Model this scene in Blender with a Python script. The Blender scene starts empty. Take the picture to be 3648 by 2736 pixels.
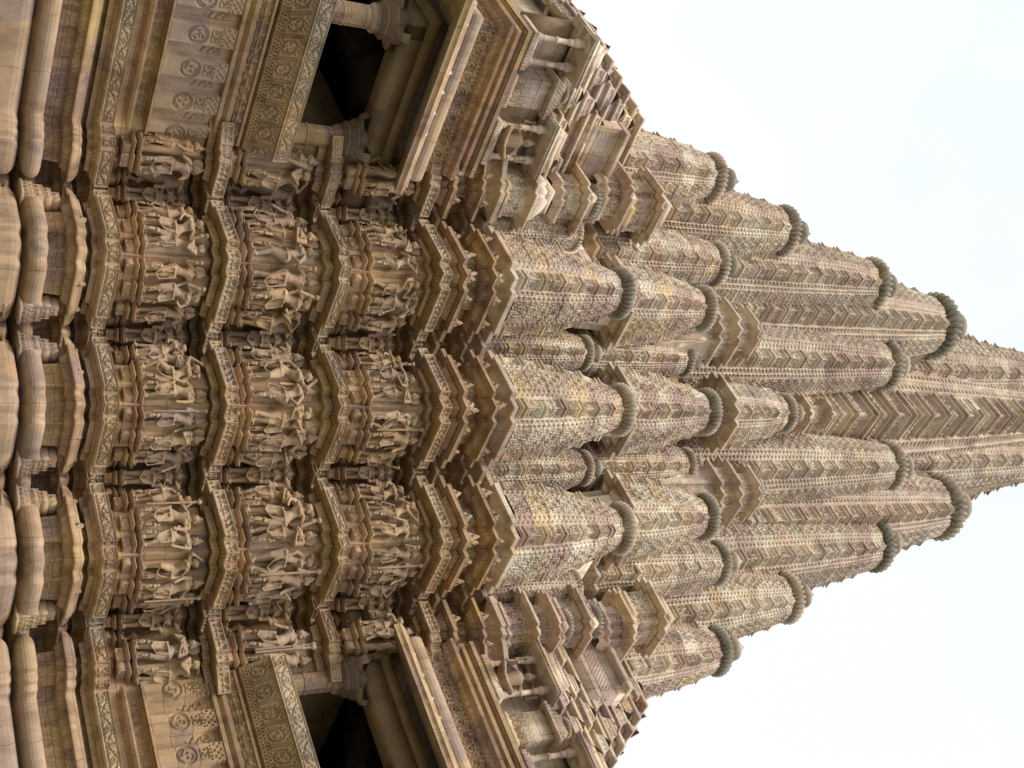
import bpy, math, random
import numpy as np
from mathutils import Matrix, Vector
random.seed(7); rng = np.random.default_rng(7)
PI = math.pi
sc = bpy.context.scene; COL = sc.collection
OX, OY = 0.412, 19.0
AV = (-0.7364, -0.6765); BV = (0.6765, -0.7364)          # outward normals of the two visible temple sides
ROT = math.atan2(AV[1], AV[0])
def W(a, b, z): return (OX + a*AV[0] + b*BV[0], OY + a*AV[1] + b*BV[1], z)

# ------------------------------------------------------------------ materials
def node(nt, t, **kw):
    n = nt.nodes.new(t)
    for k, v in kw.items(): setattr(n, k, v)
    return n
def stone(name, cols, block=(.62, .62, .31), rough=.9, bump=.35, lichen=0.0, obj_rand=False, lich_col=(.33, .33, .28), spread=1.0, bumpscale=38, streak=0.0, joint=None):
    m = bpy.data.materials.new(name); m.use_nodes = True
    nt = m.node_tree; nt.nodes.clear(); L = nt.links.new
    out = node(nt, 'ShaderNodeOutputMaterial'); bs = node(nt, 'ShaderNodeBsdfPrincipled')
    bs.inputs['Roughness'].default_value = rough; bs.inputs['Specular IOR Level'].default_value = .25
    L(bs.outputs[0], out.inputs[0])
    geo = node(nt, 'ShaderNodeNewGeometry')
    mp = node(nt, 'ShaderNodeMapping'); mp.vector_type = 'TEXTURE'
    mp.inputs['Rotation'].default_value = (0, 0, ROT); mp.inputs['Location'].default_value = (OX, OY, 0)
    L(geo.outputs['Position'], mp.inputs[0])
    dv = node(nt, 'ShaderNodeVectorMath', operation='DIVIDE'); dv.inputs[1].default_value = block; L(mp.outputs[0], dv.inputs[0])
    wob = node(nt, 'ShaderNodeTexNoise'); wob.inputs['Scale'].default_value = .9; wob.inputs['Detail'].default_value = 1
    L(mp.outputs[0], wob.inputs['Vector'])
    ad = node(nt, 'ShaderNodeVectorMath', operation='ADD'); L(dv.outputs[0], ad.inputs[0]); L(wob.outputs['Color'], ad.inputs[1])
    fl = node(nt, 'ShaderNodeVectorMath', operation='FLOOR'); L(ad.outputs[0], fl.inputs[0])
    wn = node(nt, 'ShaderNodeTexWhiteNoise', noise_dimensions='3D'); L(fl.outputs[0], wn.inputs['Vector'])
    cr = node(nt, 'ShaderNodeValToRGB'); el = cr.color_ramp.elements
    n = len(cols); cr.color_ramp.interpolation = 'LINEAR'
    while len(el) < n: el.new(.5)
    for i, c in enumerate(cols): el[i].position = i/(n-1); el[i].color = (*c, 1)
    src = wn.outputs['Value']
    if obj_rand:
        oi = node(nt, 'ShaderNodeObjectInfo'); src = oi.outputs['Random']
    L(src, cr.inputs[0])
    # large soft variation between blocks
    n1 = node(nt, 'ShaderNodeTexNoise'); n1.inputs['Scale'].default_value = 2.2; n1.inputs['Detail'].default_value = 6; n1.inputs['Roughness'].default_value = .62
    L(mp.outputs[0], n1.inputs['Vector'])
    r1 = node(nt, 'ShaderNodeMapRange'); r1.inputs[1].default_value = .3; r1.inputs[2].default_value = .72; r1.inputs[3].default_value = .72; r1.inputs[4].default_value = 1.22
    L(n1.outputs['Fac'], r1.inputs[0])
    mx = node(nt, 'ShaderNodeMix', data_type='RGBA', blend_type='MULTIPLY'); mx.inputs[0].default_value = spread
    L(cr.outputs[0], mx.inputs[6]); L(r1.outputs[0], mx.inputs[7])
    n2 = node(nt, 'ShaderNodeTexNoise'); n2.inputs['Scale'].default_value = bumpscale; n2.inputs['Detail'].default_value = 5; n2.inputs['Roughness'].default_value = .7
    L(mp.outputs[0], n2.inputs['Vector'])
    r2 = node(nt, 'ShaderNodeMapRange'); r2.inputs[1].default_value = .3; r2.inputs[2].default_value = .7; r2.inputs[3].default_value = .91; r2.inputs[4].default_value = 1.07
    L(n2.outputs['Fac'], r2.inputs[0])
    mx2 = node(nt, 'ShaderNodeMix', data_type='RGBA', blend_type='MULTIPLY'); mx2.inputs[0].default_value = 1
    L(mx.outputs[2], mx2.inputs[6]); L(r2.outputs[0], mx2.inputs[7])
    col = mx2.outputs[2]
    if lichen > 0:
        n3 = node(nt, 'ShaderNodeTexNoise'); n3.inputs['Scale'].default_value = 1.3; n3.inputs['Detail'].default_value = 8; n3.inputs['Roughness'].default_value = .7
        L(geo.outputs['Position'], n3.inputs['Vector'])
        r3 = node(nt, 'ShaderNodeMapRange'); r3.inputs[1].default_value = .5; r3.inputs[2].default_value = .68; r3.inputs[3].default_value = 0; r3.inputs[4].default_value = lichen
        L(n3.outputs['Fac'], r3.inputs[0])
        mx3 = node(nt, 'ShaderNodeMix', data_type='RGBA'); L(r3.outputs[0], mx3.inputs[0]); L(col, mx3.inputs[6]); mx3.inputs[7].default_value = (*lich_col, 1)
        col = mx3.outputs[2]
    if streak > 0:      # dark run-off streaks below ledges, drawn out vertically
        ms = node(nt, 'ShaderNodeVectorMath', operation='MULTIPLY'); ms.inputs[1].default_value = (3.6, 3.6, .95); L(mp.outputs[0], ms.inputs[0])
        n4 = node(nt, 'ShaderNodeTexNoise'); n4.inputs['Scale'].default_value = 1; n4.inputs['Detail'].default_value = 6; n4.inputs['Roughness'].default_value = .6; L(ms.outputs[0], n4.inputs['Vector'])
        r4 = node(nt, 'ShaderNodeMapRange'); r4.inputs[1].default_value = .50; r4.inputs[2].default_value = .66; r4.inputs[3].default_value = 0; r4.inputs[4].default_value = streak
        L(n4.outputs['Fac'], r4.inputs[0])
        m4 = node(nt, 'ShaderNodeMix', data_type='RGBA', blend_type='MULTIPLY'); L(r4.outputs[0], m4.inputs[0]); L(col, m4.inputs[6]); m4.inputs[7].default_value = (.50, .46, .45, 1); col = m4.outputs[2]
    if joint:
        sx = node(nt, 'ShaderNodeSeparateXYZ'); L(mp.outputs[0], sx.inputs[0])
        def mth(op, a, b=None):
            q = node(nt, 'ShaderNodeMath', operation=op)
            for i, v in enumerate((a, b)):
                if v is None: continue
                if isinstance(v, (int, float)): q.inputs[i].default_value = v
                else: L(v, q.inputs[i])
            return q.outputs[0]
        zf = mth('DIVIDE', sx.outputs['Z'], joint[1]); row = mth('FLOOR', zf)
        uf = mth('ADD', mth('DIVIDE', mth('SUBTRACT', sx.outputs['X'], sx.outputs['Y']), joint[0]), mth('MULTIPLY', row, .37))
        jl = mth('MAXIMUM', mth('LESS_THAN', mth('FRACT', zf), .012/joint[1]), mth('LESS_THAN', mth('FRACT', uf), .010/joint[0]))
        m5 = node(nt, 'ShaderNodeMix', data_type='RGBA', blend_type='MULTIPLY'); L(mth('MULTIPLY', jl, .75), m5.inputs[0]); L(col, m5.inputs[6]); m5.inputs[7].default_value = (.3, .26, .24, 1); col = m5.outputs[2]
    L(col, bs.inputs['Base Color'])
    bp = node(nt, 'ShaderNodeBump'); bp.inputs['Strength'].default_value = bump; bp.inputs['Distance'].default_value = .012
    L(n2.outputs['Fac'], bp.inputs['Height']); L(bp.outputs[0], bs.inputs['Normal'])
    return m
BUFF = (.47, .32, .185); TAN = (.43, .275, .155); OCHRE = (.48, .33, .155); MAUVE = (.36, .245, .185); ROSE = (.43, .27, .185); PALE = (.50, .38, .25); BROWN = (.29, .175, .10); GREY = (.34, .27, .20)
M_WALL = stone('wall_sandstone', [TAN, BUFF, (.34, .23, .18), BUFF, OCHRE, ROSE, TAN], lichen=.3, lich_col=(.27, .205, .15), streak=.7, joint=(.8, .33))
M_BAND = stone('band_sandstone', [(.46, .31, .19), PALE, (.37, .255, .20), TAN, (.48, .34, .20), GREY, BUFF], block=(.8, .8, 5), lichen=.25, lich_col=(.38, .31, .24), streak=.5, joint=(1.1, 7))
M_DARK = stone('shade_darkened_sandstone', [(.24, .165, .10), (.30, .20, .125), (.20, .14, .09)])  # stone darkened to carry the shade of enclosed balcony and niche interiors
M_SHADE = stone('shade_darkened_capital_stone', [(.17, .12, .08), (.20, .14, .095), (.15, .11, .08)])  # shade on the capitals under the eave, put into a darker stone colour
M_BASE = stone('base_sandstone', [(.51, .355, .22), (.45, .30, .185), (.48, .335, .225), (.38, .275, .215), (.50, .355, .205)], block=(.9, .9, .5), lichen=.4, lich_col=(.29, .23, .19), bump=.3, streak=.5, joint=(1.35, 9))
M_STAT = stone('statue_sandstone', [(.42, .27, .18), BUFF, (.35, .245, .185), (.48, .345, .225), TAN, (.46, .31, .175), (.38, .275, .20), BUFF], obj_rand=True, lichen=.3, lich_col=(.34, .27, .20), bump=.3, streak=.5)
SP1, SP2, SP3, SP4, SP5 = (.70, .545, .38), (.50, .35, .285), (.72, .55, .34), (.59, .45, .35), (.82, .71, .55)
M_SPIRE = stone('spire_sandstone', [SP1, SP2, SP5, SP4, SP3, SP2, SP1, SP5], block=(.55, .55, .40), lichen=.3, lich_col=(.60, .56, .50), streak=.45, joint=(.62, .36))
M_HIGH = stone('weathered_spire_sandstone', [(.63, .50, .375), (.50, .355, .29), (.71, .60, .46), (.58, .44, .34), (.66, .51, .36), (.67, .56, .43)], block=(.8, .8, .6), lichen=.4, lich_col=(.56, .54, .47), streak=.5, joint=(.8, .5))
M_AMA = stone('ribbed_disc_sandstone', [(.40, .34, .26), (.50, .40, .30), (.30, .27, .215), (.46, .35, .27)], obj_rand=True, lichen=.4, lich_col=(.40, .38, .31), streak=.6)
M_ROOF = stone('roof_sandstone', [(.50, .35, .27), (.42, .30, .26), (.62, .50, .38), BUFF, SP1, (.46, .33, .29)], block=(.5, .5, .4), lichen=.35, lich_col=(.55, .51, .44), streak=.6, joint=(.6, .3))
M_PLAT = stone('lawn_and_paving', [(.11, .12, .05), (.13, .12, .06), (.10, .10, .05)], block=(2.1, 1.8, 5))

# ------------------------------------------------------------------ mesh builder
class MB:
    def __init__(s): s.v = []; s.f = []; s.n = 0
    def add(s, V, F):
        V = np.asarray(V, float).reshape(-1, 3); F = np.asarray(F, int).reshape(-1, 4)
        s.v.append(V); s.f.append(F + s.n); s.n += len(V); return s
    def grid(s, P, flip=False):
        n, m = P.shape[:2]; i = np.arange(n*m).reshape(n, m)
        F = np.stack([i[:-1, :-1], i[:-1, 1:], i[1:, 1:], i[1:, :-1]], -1).reshape(-1, 4)
        if flip: F = F[:, ::-1]
        return s.add(P.reshape(-1, 3), F)
    def quad(s, a, b, c, d): return s.add([a, b, c, d], [[0, 1, 2, 3]])
    def box(s, x0, x1, y0, y1, z0, z1, taper=0.0, skip=()):
        t = taper
        V = [(x0, y0, z0), (x1, y0, z0), (x1, y1, z0), (x0, y1, z0), (x0+t, y0+t, z1), (x1-t, y0+t, z1), (x1-t, y1-t, z1), (x0+t, y1-t, z1)]
        F = [(0, 3, 2, 1), (4, 5, 6, 7), (0, 1, 5, 4), (1, 2, 6, 5), (2, 3, 7, 6), (3, 0, 4, 7)]
        return s.add(V, F)
    def patch(s, p0, p1, p2, p3, hf=None, res=.014, n=None):
        """p0-p1 bottom edge, p3-p2 top edge; hf(u, v, U, V) is carved depth along the outward normal"""
        p0, p1, p2, p3 = [np.array(p, float) for p in (p0, p1, p2, p3)]
        if hf is None: return s.quad(p0, p1, p2, p3)
        U = max(np.linalg.norm(p1-p0), np.linalg.norm(p2-p3)); V = np.linalg.norm(p3-p0)
        if U < 1e-6 or V < 1e-6: return s
        nu = max(2, int(U/res)+1); nv = max(3, int(V/res)+1)
        a, b = np.meshgrid(np.linspace(0, 1, nu), np.linspace(0, 1, nv))
        P = ((1-a)*(1-b))[..., None]*p0 + (a*(1-b))[..., None]*p1 + (a*b)[..., None]*p2 + ((1-a)*b)[..., None]*p3
        N = np.cross(p1-p0, p3-p0); N /= np.linalg.norm(N) + 1e-9
        h = hf(a*U, b*V, U, V)
        h[0, :] = 0; h[-1, :] = 0; h[:, 0] = 0; h[:, -1] = 0
        return s.grid(P + h[..., None]*N)
    def mesh(s, name, mat, smooth=False):
        me = bpy.data.meshes.new(name)
        V = np.concatenate(s.v); F = np.concatenate(s.f)
        me.vertices.add(len(V)); me.vertices.foreach_set('co', V.ravel())
        me.loops.add(F.size); me.loops.foreach_set('vertex_index', F.ravel().astype(np.int32))
        me.polygons.add(len(F)); me.polygons.foreach_set('loop_start', np.arange(0, F.size, 4, dtype=np.int32))
        if smooth: me.polygons.foreach_set('use_smooth', np.ones(len(F), bool))
        me.update(calc_edges=True); me.validate()
        me.materials.append(mat); return me
    def build(s, name, mat, parent=None, loc=(0, 0, 0), smooth=False, label=None):
        o = bpy.data.objects.new(name, s.mesh(name, mat, smooth)); COL.objects.link(o)
        o.location = loc
        if parent: o.parent = parent
        if label: o['label'] = label
        return o
def inst(src, name, parent=None, loc=None, rz=None, scale=None):
    o = src.copy(); o.name = name; COL.objects.link(o)
    if parent is not None: o.parent = parent
    if loc is not None: o.location = loc
    if rz is not None: o.rotation_euler = (0, 0, rz)
    if scale is not None: o.scale = scale if hasattr(scale, '__len__') else (scale,)*3
    return o
def empty(name, loc=(0, 0, 0), rz=0, label=None, cat=None, group=None):
    o = bpy.data.objects.new(name, None); COL.objects.link(o); o.location = loc; o.rotation_euler = (0, 0, rz); o.empty_display_size = .2
    if label: o['label'] = label
    if cat: o['category'] = cat
    if group: o['group'] = group
    return o

# ------------------------------------------------------------------ carving patterns (real displacement, metres)
def h2(i, j, k=0):
    x = np.sin(i*127.1 + j*311.7 + k*74.7)*43758.5453
    return x - np.floor(x)
def sstep(x, a, b): t = np.clip((x-a)/(b-a), 0, 1); return t*t*(3-2*t)
def groove(d, w): return 1 - sstep(np.abs(d), w*.5, w)
def vnoise(u, v, s, k=0):
    u = u*s; v = v*s; i = np.floor(u); j = np.floor(v); fu = u-i; fv = v-j; fu = fu*fu*(3-2*fu); fv = fv*fv*(3-2*fv)
    return (h2(i, j, k)*(1-fu)+h2(i+1, j, k)*fu)*(1-fv) + (h2(i, j+1, k)*(1-fu)+h2(i+1, j+1, k)*fu)*fv
def frame(u, v, U, V, b, w=.012):
    d = np.minimum(np.minimum(u, U-u), np.minimum(v, V-v)); return groove(d-b, w), sstep(d, b, b+.012)
def spiral(x, y, r0, turns=1.6, w=.3):
    r = np.hypot(x, y); t = np.arctan2(y, x); ph = r/r0*turns - t/(2*PI); q = ph-np.floor(ph)
    return (np.abs(q-.5) < w*.5+.0)*(r < r0)*1.0
def H_scroll(dep=.032, border=.026):
    def f(u, v, U, V):
        fr, ins = frame(u, v, U, V, border)
        P = max(.16, V*1.25); k = np.floor(u/P); x = u-(k+.5)*P; sg = np.where(k % 2 == 0, 1., -1.)
        y = v-V/2
        amp = (V/2-border)*.55
        vine = groove(y - sg*amp*np.cos(PI*x/P)*1.1, .013)
        sp = spiral(x, (y + sg*amp*.45)*1.0, V*.27, 1.7, .40)
        leaf = (np.sin(x*70/V*.2 + y*52*sg) > .55)*(np.hypot(x, y + sg*amp*.45) > V*.29)*.7
        return -dep*np.clip(fr + ins*np.maximum(np.maximum(vine, sp), leaf), 0, 1)
    return f
def H_figs(dep=.04, border=.018, P=.13, k=1):
    def f(u, v, U, V):
        d = np.minimum(np.minimum(u, U-u), np.minimum(v, V-v)); ins = sstep(d, border, border+.014)
        h = np.full_like(u, -1.0)
        c = np.floor(u/P)
        for q in (-1, 0, 1):
            cc = c+q; x0 = (cc+.5)*P + (h2(cc, k)-.5)*P*.3; lean = (h2(cc, k, 3)-.5)*.9
            for (yy, rx, ry) in ((.22, .16, .2), (.48, .26, .2), (.74, .17, .14), (.45, .42, .07), (.2, .4, .1)):
                sx = (u-x0-lean*(v-V*.5)*(1 if yy != .2 else -1) - (h2(cc, yy*10, k)-.5)*P*.35)/(P*rx); sy = (v-V*yy)/(V*ry)
                h = np.maximum(h, -(np.minimum(sx*sx+sy*sy, 1.9))*.55+.0)
        return dep*np.clip(h, -1, 0)*ins
    return f
def H_teeth(dep=.02, P=.055, duty=.5, tri=False, lo=.15, hi=.85):
    def f(u, v, U, V):
        q = u/P-np.floor(u/P); y = v/V
        if tri: m = np.abs(q-.5)*2 < (y-lo)/(hi-lo)
        else: m = np.abs(q-.5) < duty/2
        return -dep*m*(y > lo)*(y < hi)
    return f
def H_beads(dep=.03, P=.10):
    def f(u, v, U, V):
        q = (u/P-np.floor(u/P)-.5)*2; y = (v/V-.5)*2
        return dep*(np.sqrt(np.clip(1-q*q*1.1-(y*.9+.25*np.cos(q*6))**2, 0, 1)) - .35)*(h2(np.floor(u/P), 3) > .12)
    return f
def H_rough(dep=.006, s=9, k=0):
    def f(u, v, U, V): return -dep*(vnoise(u, v, s, k)+.5*vnoise(u, v, s*2.7, k+1))
    return f
def lattice(u, v, c=.15, k=0):
    """horseshoe mesh: brick-shifted arches with pierced eyes and crooked stems"""
    r = np.floor(v/(c*.62)); uu = u + (r % 2)*c*.5; i = np.floor(uu/c); x = (uu-(i+.5)*c)/c; y = (v-(r+.5)*c*.62)/c
    rnd = h2(i, r, k)
    rr = np.hypot(x, (y+.04)*1.15)
    ring = groove(rr-.30, .055)*(y > -.16)
    eye = (rr < .13+.06*rnd)*1.0
    stem = (np.abs(np.abs(x)-.42) < .035)*(y > -.2)*1.0
    foot = (np.abs(y+.24) < .035)*(np.abs(x) > .12)*(np.abs(x) < .42)
    bit = (np.abs(x - (rnd-.5)*.5) < .05)*(np.abs(y-.22) < .07)
    return np.clip(np.maximum.reduce([ring*.75, eye, stem*.8, foot*.8, bit*.8]), 0, 1)
def H_lattice(dep=.03, c=.13, k=0):
    def f(u, v, U, V): return -dep*lattice(u, v, c, k)
    return f
def H_diamond(dep=.03, P=.16):
    def f(u, v, U, V):
        x = (u/P-np.floor(u/P)-.5)*2; y = (v/V-.5)*2
        d = np.abs(x)+np.abs(y); fl = np.cos(4*np.arctan2(y, x))*.12
        return -dep*((d > .62+fl)*(d < .95)*1.0 + (d < .2)*.7)*(np.abs(y) < .85)
    return f
def H_medal(dep=.02, P=.34, cy=.5):
    """pillar-strips with a framed medallion and scrolls"""
    def f(u, v, U, V):
        k = np.floor(u/P); x = u-(k+.5)*P; y = v-V*cy; R = min(P*.36, V*.36); r = np.hypot(x, y)
        h = groove(r-R, .014) + groove(r-R*.86, .009)
        t = np.arctan2(y, x); sp = (np.sin(t*3 + r/R*4 + h2(k, 5)*6)*np.cos(r/R*8+k) > .25)*(r < R*.78)*(r > R*.12)
        corner = (np.sin(x*75)*np.sin(y*75+h2(k, 9)*5) > .35)*(r > R*1.1)*(np.abs(y) < V*.42)
        return -dep*np.clip(h + sp*.9 + corner*.7, 0, 1)
    return f
def H_pleats(P=.58, out=.11, dep=.03):
    """alternating flat pilaster strips with medallions (as on the balcony base)"""
    def f(u, v, U, V):
        q = u/P-np.floor(u/P); x = q*P; y = v; k = np.floor(u/P)
        st = (x < P*.56)*1.0; base = out*st
        xc = x-P*.28; yc = y-V*.42; R = V*.145; r = np.hypot(xc, yc)
        g = groove(r-R, .014)+groove(r-R*.84, .008)
        t = np.arctan2(yc, xc); g = g + (np.sin(t*(2+k%2)+r/R*3+h2(k, 4)*6)*np.cos(r/R*9+k*2) > .25)*(r < R*.76)*.9
        bx = (np.abs(xc) < P*.17); g = g + bx*(groove(y-V*.62, .011)+groove(y-V*.74, .011)) + (groove(np.abs(xc)-P*.16, .012))*(y > V*.62)*(y < V*.74)
        g = g + (y > V*.64)*(y < V*.72)*(np.abs(xc) < P*.13)*(np.sin(xc*60+np.sin(y*80)*1.5) > .3)
        g = g + (np.abs(y-V*.78) < V*.014)*(np.sin(u*110) > 0)*st
        g = g + (y > V*.82)*(y < V*.96)*(np.sin(xc*62)*np.sin(y*70+k) > .25)
        g = g*st
        xs = x-P*.78; g2 = spiral(xs+P*.05, y-V*.78, V*.09, 1.6, .42) + groove(xs - .06*np.sin((y-V*.45)*9), .014)*(y > V*.45)*(y < V*.72) + (np.sin(y*60+xs*40) > .5)*(y > V*.5)*(y < V*.8)*(np.abs(xs) < P*.1)
        return base - dep*np.clip(g+g2*(1-st), 0, 1)
    return f
def H_seat(dep=.032):
    """sloping seat-back: medallions between triple balusters, bead rows along the edge"""
    def f(u, v, U, V):
        P = .40; k = np.floor(u/P); x = u-(k+.5)*P; yc = v-V*.52; R = min(.125, V*.27); r = np.hypot(x, yc)
        t = np.arctan2(yc, x)
        g = groove(r-R, .015)+groove(r-R*.84, .009) + (np.sin(t*(2+k%3)+r/R*3+h2(k, 8)*6)*np.cos(r/R*9+k*2) > .25)*(r < R*.76)*.9
        inb = (v > V*.22)*(v < V*.92)
        bal = (np.abs(np.abs(x)-P*.5) < .055)*1.0
        roll = .022*np.cos((np.abs(x)-P*.5)*2*PI/.045)*bal*inb
        g = g*(1-bal) + (np.sin(x*70)*np.sin(v*66) > .35)*(r > R*1.15)*(1-bal)*inb*.8
        low = (v < V*.2); g = np.where(low, ((np.sin(u*95+np.floor(v/(V*.1))*PI) > .1)*(np.abs(v-V*.1) > .006)*(v > V*.02)), g)
        return roll - dep*np.clip(g, 0, 1)
    return f

# ------------------------------------------------------------------ stepped plan, offset and sweep
HALF = [(0, 0), (0, -.24), (.14, -.24), (.14, -1.18), (.06, -1.18), (.06, -1.43), (-.28, -1.43), (-.28, -1.59), (0, -1.59), (0, -1.87),
        (.10, -1.87), (.10, -1.57), (.41, -1.57), (.41, -1.46), (1.36, -1.46), (1.36, -1.58), (1.61, -1.58), (1.61, -1.83), (1.75, -1.83),
        (1.75, -2.77), (1.67, -2.77), (1.67, -3.02), (1.36, -3.02), (1.36, -3.17), (1.60, -3.17), (1.60, -3.46), (1.72, -3.46), (1.72, -3.02),
        (2.38, -3.02), (2.38, -3.10), (2.52, -3.10), (2.52, -3.22), (2.61, -3.22), (2.61, -3.40), (5.2, -3.40), (5.2, -8.6), (3.5, -8.6)]
FRONT = HALF[::-1] + [(b, a) for a, b in HALF[1:]]
def offset(poly, d, closed=False):
    """inward offset by d of a polyline that runs left to right (outward normal = (db, -da))"""
    P = [np.array(p, float) for p in poly]; n = len(P); out = []
    def nrm(p, q): e = (q-p)/np.linalg.norm(q-p); return np.array([e[1], -e[0]])
    for i in range(n):
        if closed: n0 = nrm(P[i-1], P[i]); n1 = nrm(P[i], P[(i+1) % n])
        else:
            n1 = nrm(P[i], P[i+1]) if i < n-1 else nrm(P[i-1], P[i]); n0 = nrm(P[i-1], P[i]) if i else n1
        m = n0+n1; m = m/(m@n0) if abs(m@n0) > 1e-6 else n0
        out.append(P[i]-m*d)
    return out
def fillet(poly, r, k=4):
    P = [np.array(p) for p in poly]; out = [P[0]]
    for i in range(1, len(P)-1):
        a = P[i-1]-P[i]; b = P[i+1]-P[i]; la = np.linalg.norm(a); lb = np.linalg.norm(b); rr = min(r, la*.49, lb*.49)
        A = P[i]+a/la*rr; B = P[i]+b/lb*rr
        for t in np.linspace(0, 1, k): out.append((1-t)**2*A + 2*t*(1-t)*P[i] + t*t*B)
    return out+[P[-1]]
def sweep(mb, poly, prof, rel={}, closed=False, res=.014, rnd=0, minlen=.05, sub=1):
    """prof: [(inset, z)], rel: {segment index: pattern}"""
    lines = []
    for d, z in prof:
        L = offset(poly, d, closed)
        if rnd: L = fillet(L, rnd)
        if closed: L = L+[L[0]]
        lines.append([np.array([p[0], p[1], z]) for p in L])
    n = len(lines[0])
    for j in range(len(prof)-1):
        hf = rel.get(j)
        for i in range(n-1):
            a, b, c, d = lines[j][i], lines[j][i+1], lines[j+1][i+1], lines[j+1][i]
            vis = (b-a)[1] > 1e-3 or (b-a)[0] < -1e-3
            if hf is not None and vis and np.linalg.norm(b-a) > minlen: mb.patch(a, b, c, d, hf, res)
            else: mb.quad(a, b, c, d)
    return mb

# ------------------------------------------------------------------ the temple
T = empty('temple', (OX, OY, 0), ROT, 'carved sandstone temple with stepped bays, two balconies and a cluster of ribbed curved spires', 'temple')

# plinth: big rounded courses, then friezes
mb = MB()
sweep(mb, FRONT, [(0, 0), (0, 3.2), (.0, 4.60), (.015, 4.67), (.05, 4.72), (.10, 4.755), (.28, 4.80)], rnd=.13)
mb.build('base_course', M_BASE, T, smooth=True)
mb = MB()
n_ = 9; pr = [(.28, 4.80)] + [(.11-.13*math.sin(PI*t/n_), 4.845+.28*(1-math.cos(PI*t/n_))/2) for t in range(n_+1)] + [(.24, 5.13)]
sweep(mb, FRONT, pr, rnd=.16)
mb.build('round_course', M_BASE, T, smooth=True)
mb = MB()
sweep(mb, FRONT, [(.24, 5.12), (.22, 5.41)], {0: H_figs(.05, .02, .17, 2)}, res=.014)
mb.build('lower_frieze', M_WALL, T)
mb = MB()
sweep(mb, FRONT, [(.22, 5.41), (.16, 5.405), (.10, 5.49), (.0, 5.505), (.0, 5.53), (.03, 5.60), (.09, 5.66), (.2, 5.70), (.28, 5.72)],
      {1: H_beads(.028, .085)}, rnd=.05)
mb.build('kapota_eave', M_WALL, T)
mb = MB()
sweep(mb, FRONT, [(.30, 5.71), (.30, 5.785), (.16, 5.76), (.14, 5.835), (.10, 5.84), (.02, 5.885), (0, 5.915)], {2: H_teeth(.014, .045, .45), 4: H_teeth(.012, .06, .4)}, rnd=.02)
mb.build('toothed_moulding', M_WALL, T)
def band(z0, z1, nm, pat, label=None):
    mb = MB(); sweep(mb, FRONT[2:-2] if z0 > 7 else FRONT, [(.02, z0-.004), (0, z0), (0, z1), (.31, z1+.05)], {1: pat}, res=.011, minlen=.08)
    return mb.build(nm, M_BAND, T, label=label)
band(5.915, 6.125, 'scroll_band', H_scroll())
FR2 = FRONT[3:-3]     # above the balcony base the bays stop at the balcony
FR2[0] = (2.9, -3.40); FR2[-1] = (-3.40, 2.9)
def tier(z0, z1, zs0, zs1, zb, nm):
    mb = MB()
    sweep(mb, FR2, [(.30, z0), (.30, z1), (.2, z1+.002)], {0: H_rough(.012, 5)}, res=.03)
    mb.build('figure_wall', M_WALL, T, label=nm)
    mb = MB()
    sweep(mb, FR2, [(.2, zs0), (.17, zs1), (.25, zs1+.004), (.22, zs1+.022), (.02, zb-.012), (0, zb)], {0: H_teeth(.03, .075, .5, tri=True), 3: H_teeth(.018, .08, .3, lo=.25, hi=.75)}, res=.012)
    mb.build('soffit_moulding', M_WALL, T)
tier(6.16, 7.60, 7.60, 7.70, 7.742, 'lowest figure wall')
tier(7.97, 9.457, 9.457, 9.572, 9.62, 'middle figure wall')
tier(9.82, 11.33, 11.33, 11.40, 11.456, 'uppermost figure wall')
def band2(z0, z1, pat):
    mb = MB(); sweep(mb, FR2, [(0, z0), (0, z1), (.31, z1+.04)], {0: pat}, res=.011, minlen=.08)
    return mb.build('frieze_band', M_BAND, T)
band2(7.742, 7.942, H_figs(.045, .02, .12, 5)); band2(9.62, 9.79, H_scroll()); band2(11.456, 11.637, H_figs(.045, .02, .11, 9))
# cornices below the spires
mb = MB()
sweep(mb, FR2, [(.24, 11.66), (.2, 11.79), (.13, 11.89), (.0, 11.905), (0, 11.985), (.03, 12.0), (.30, 12.08), (.30, 12.40)],
      {1: H_beads(.03, .09), 3: H_rough(.006, 12), 6: H_lattice(.05, .17, 4)})
mb.build('cornice', M_WALL, T)
mb = MB()
sweep(mb, FR2, [(.30, 12.38), (.2, 12.386), (.13, 12.47), (.0, 12.482), (0, 12.549), (.03, 12.56), (.30, 12.66)], {1: H_beads(.03, .09), 3: H_rough(.006, 12)})
mb.build('cornice', M_WALL, T)
mb = MB()
sweep(mb, FR2, [(.30, 12.64), (.24, 12.735), (.14, 12.80), (.02, 12.84), (0, 12.85), (0, 12.94), (.35, 13.0)], {0: H_beads(.03, .10), 2: H_teeth(.012, .05, .3, lo=.2, hi=.8)})
mb.build('spire_cornice', M_SPIRE, T)

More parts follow.
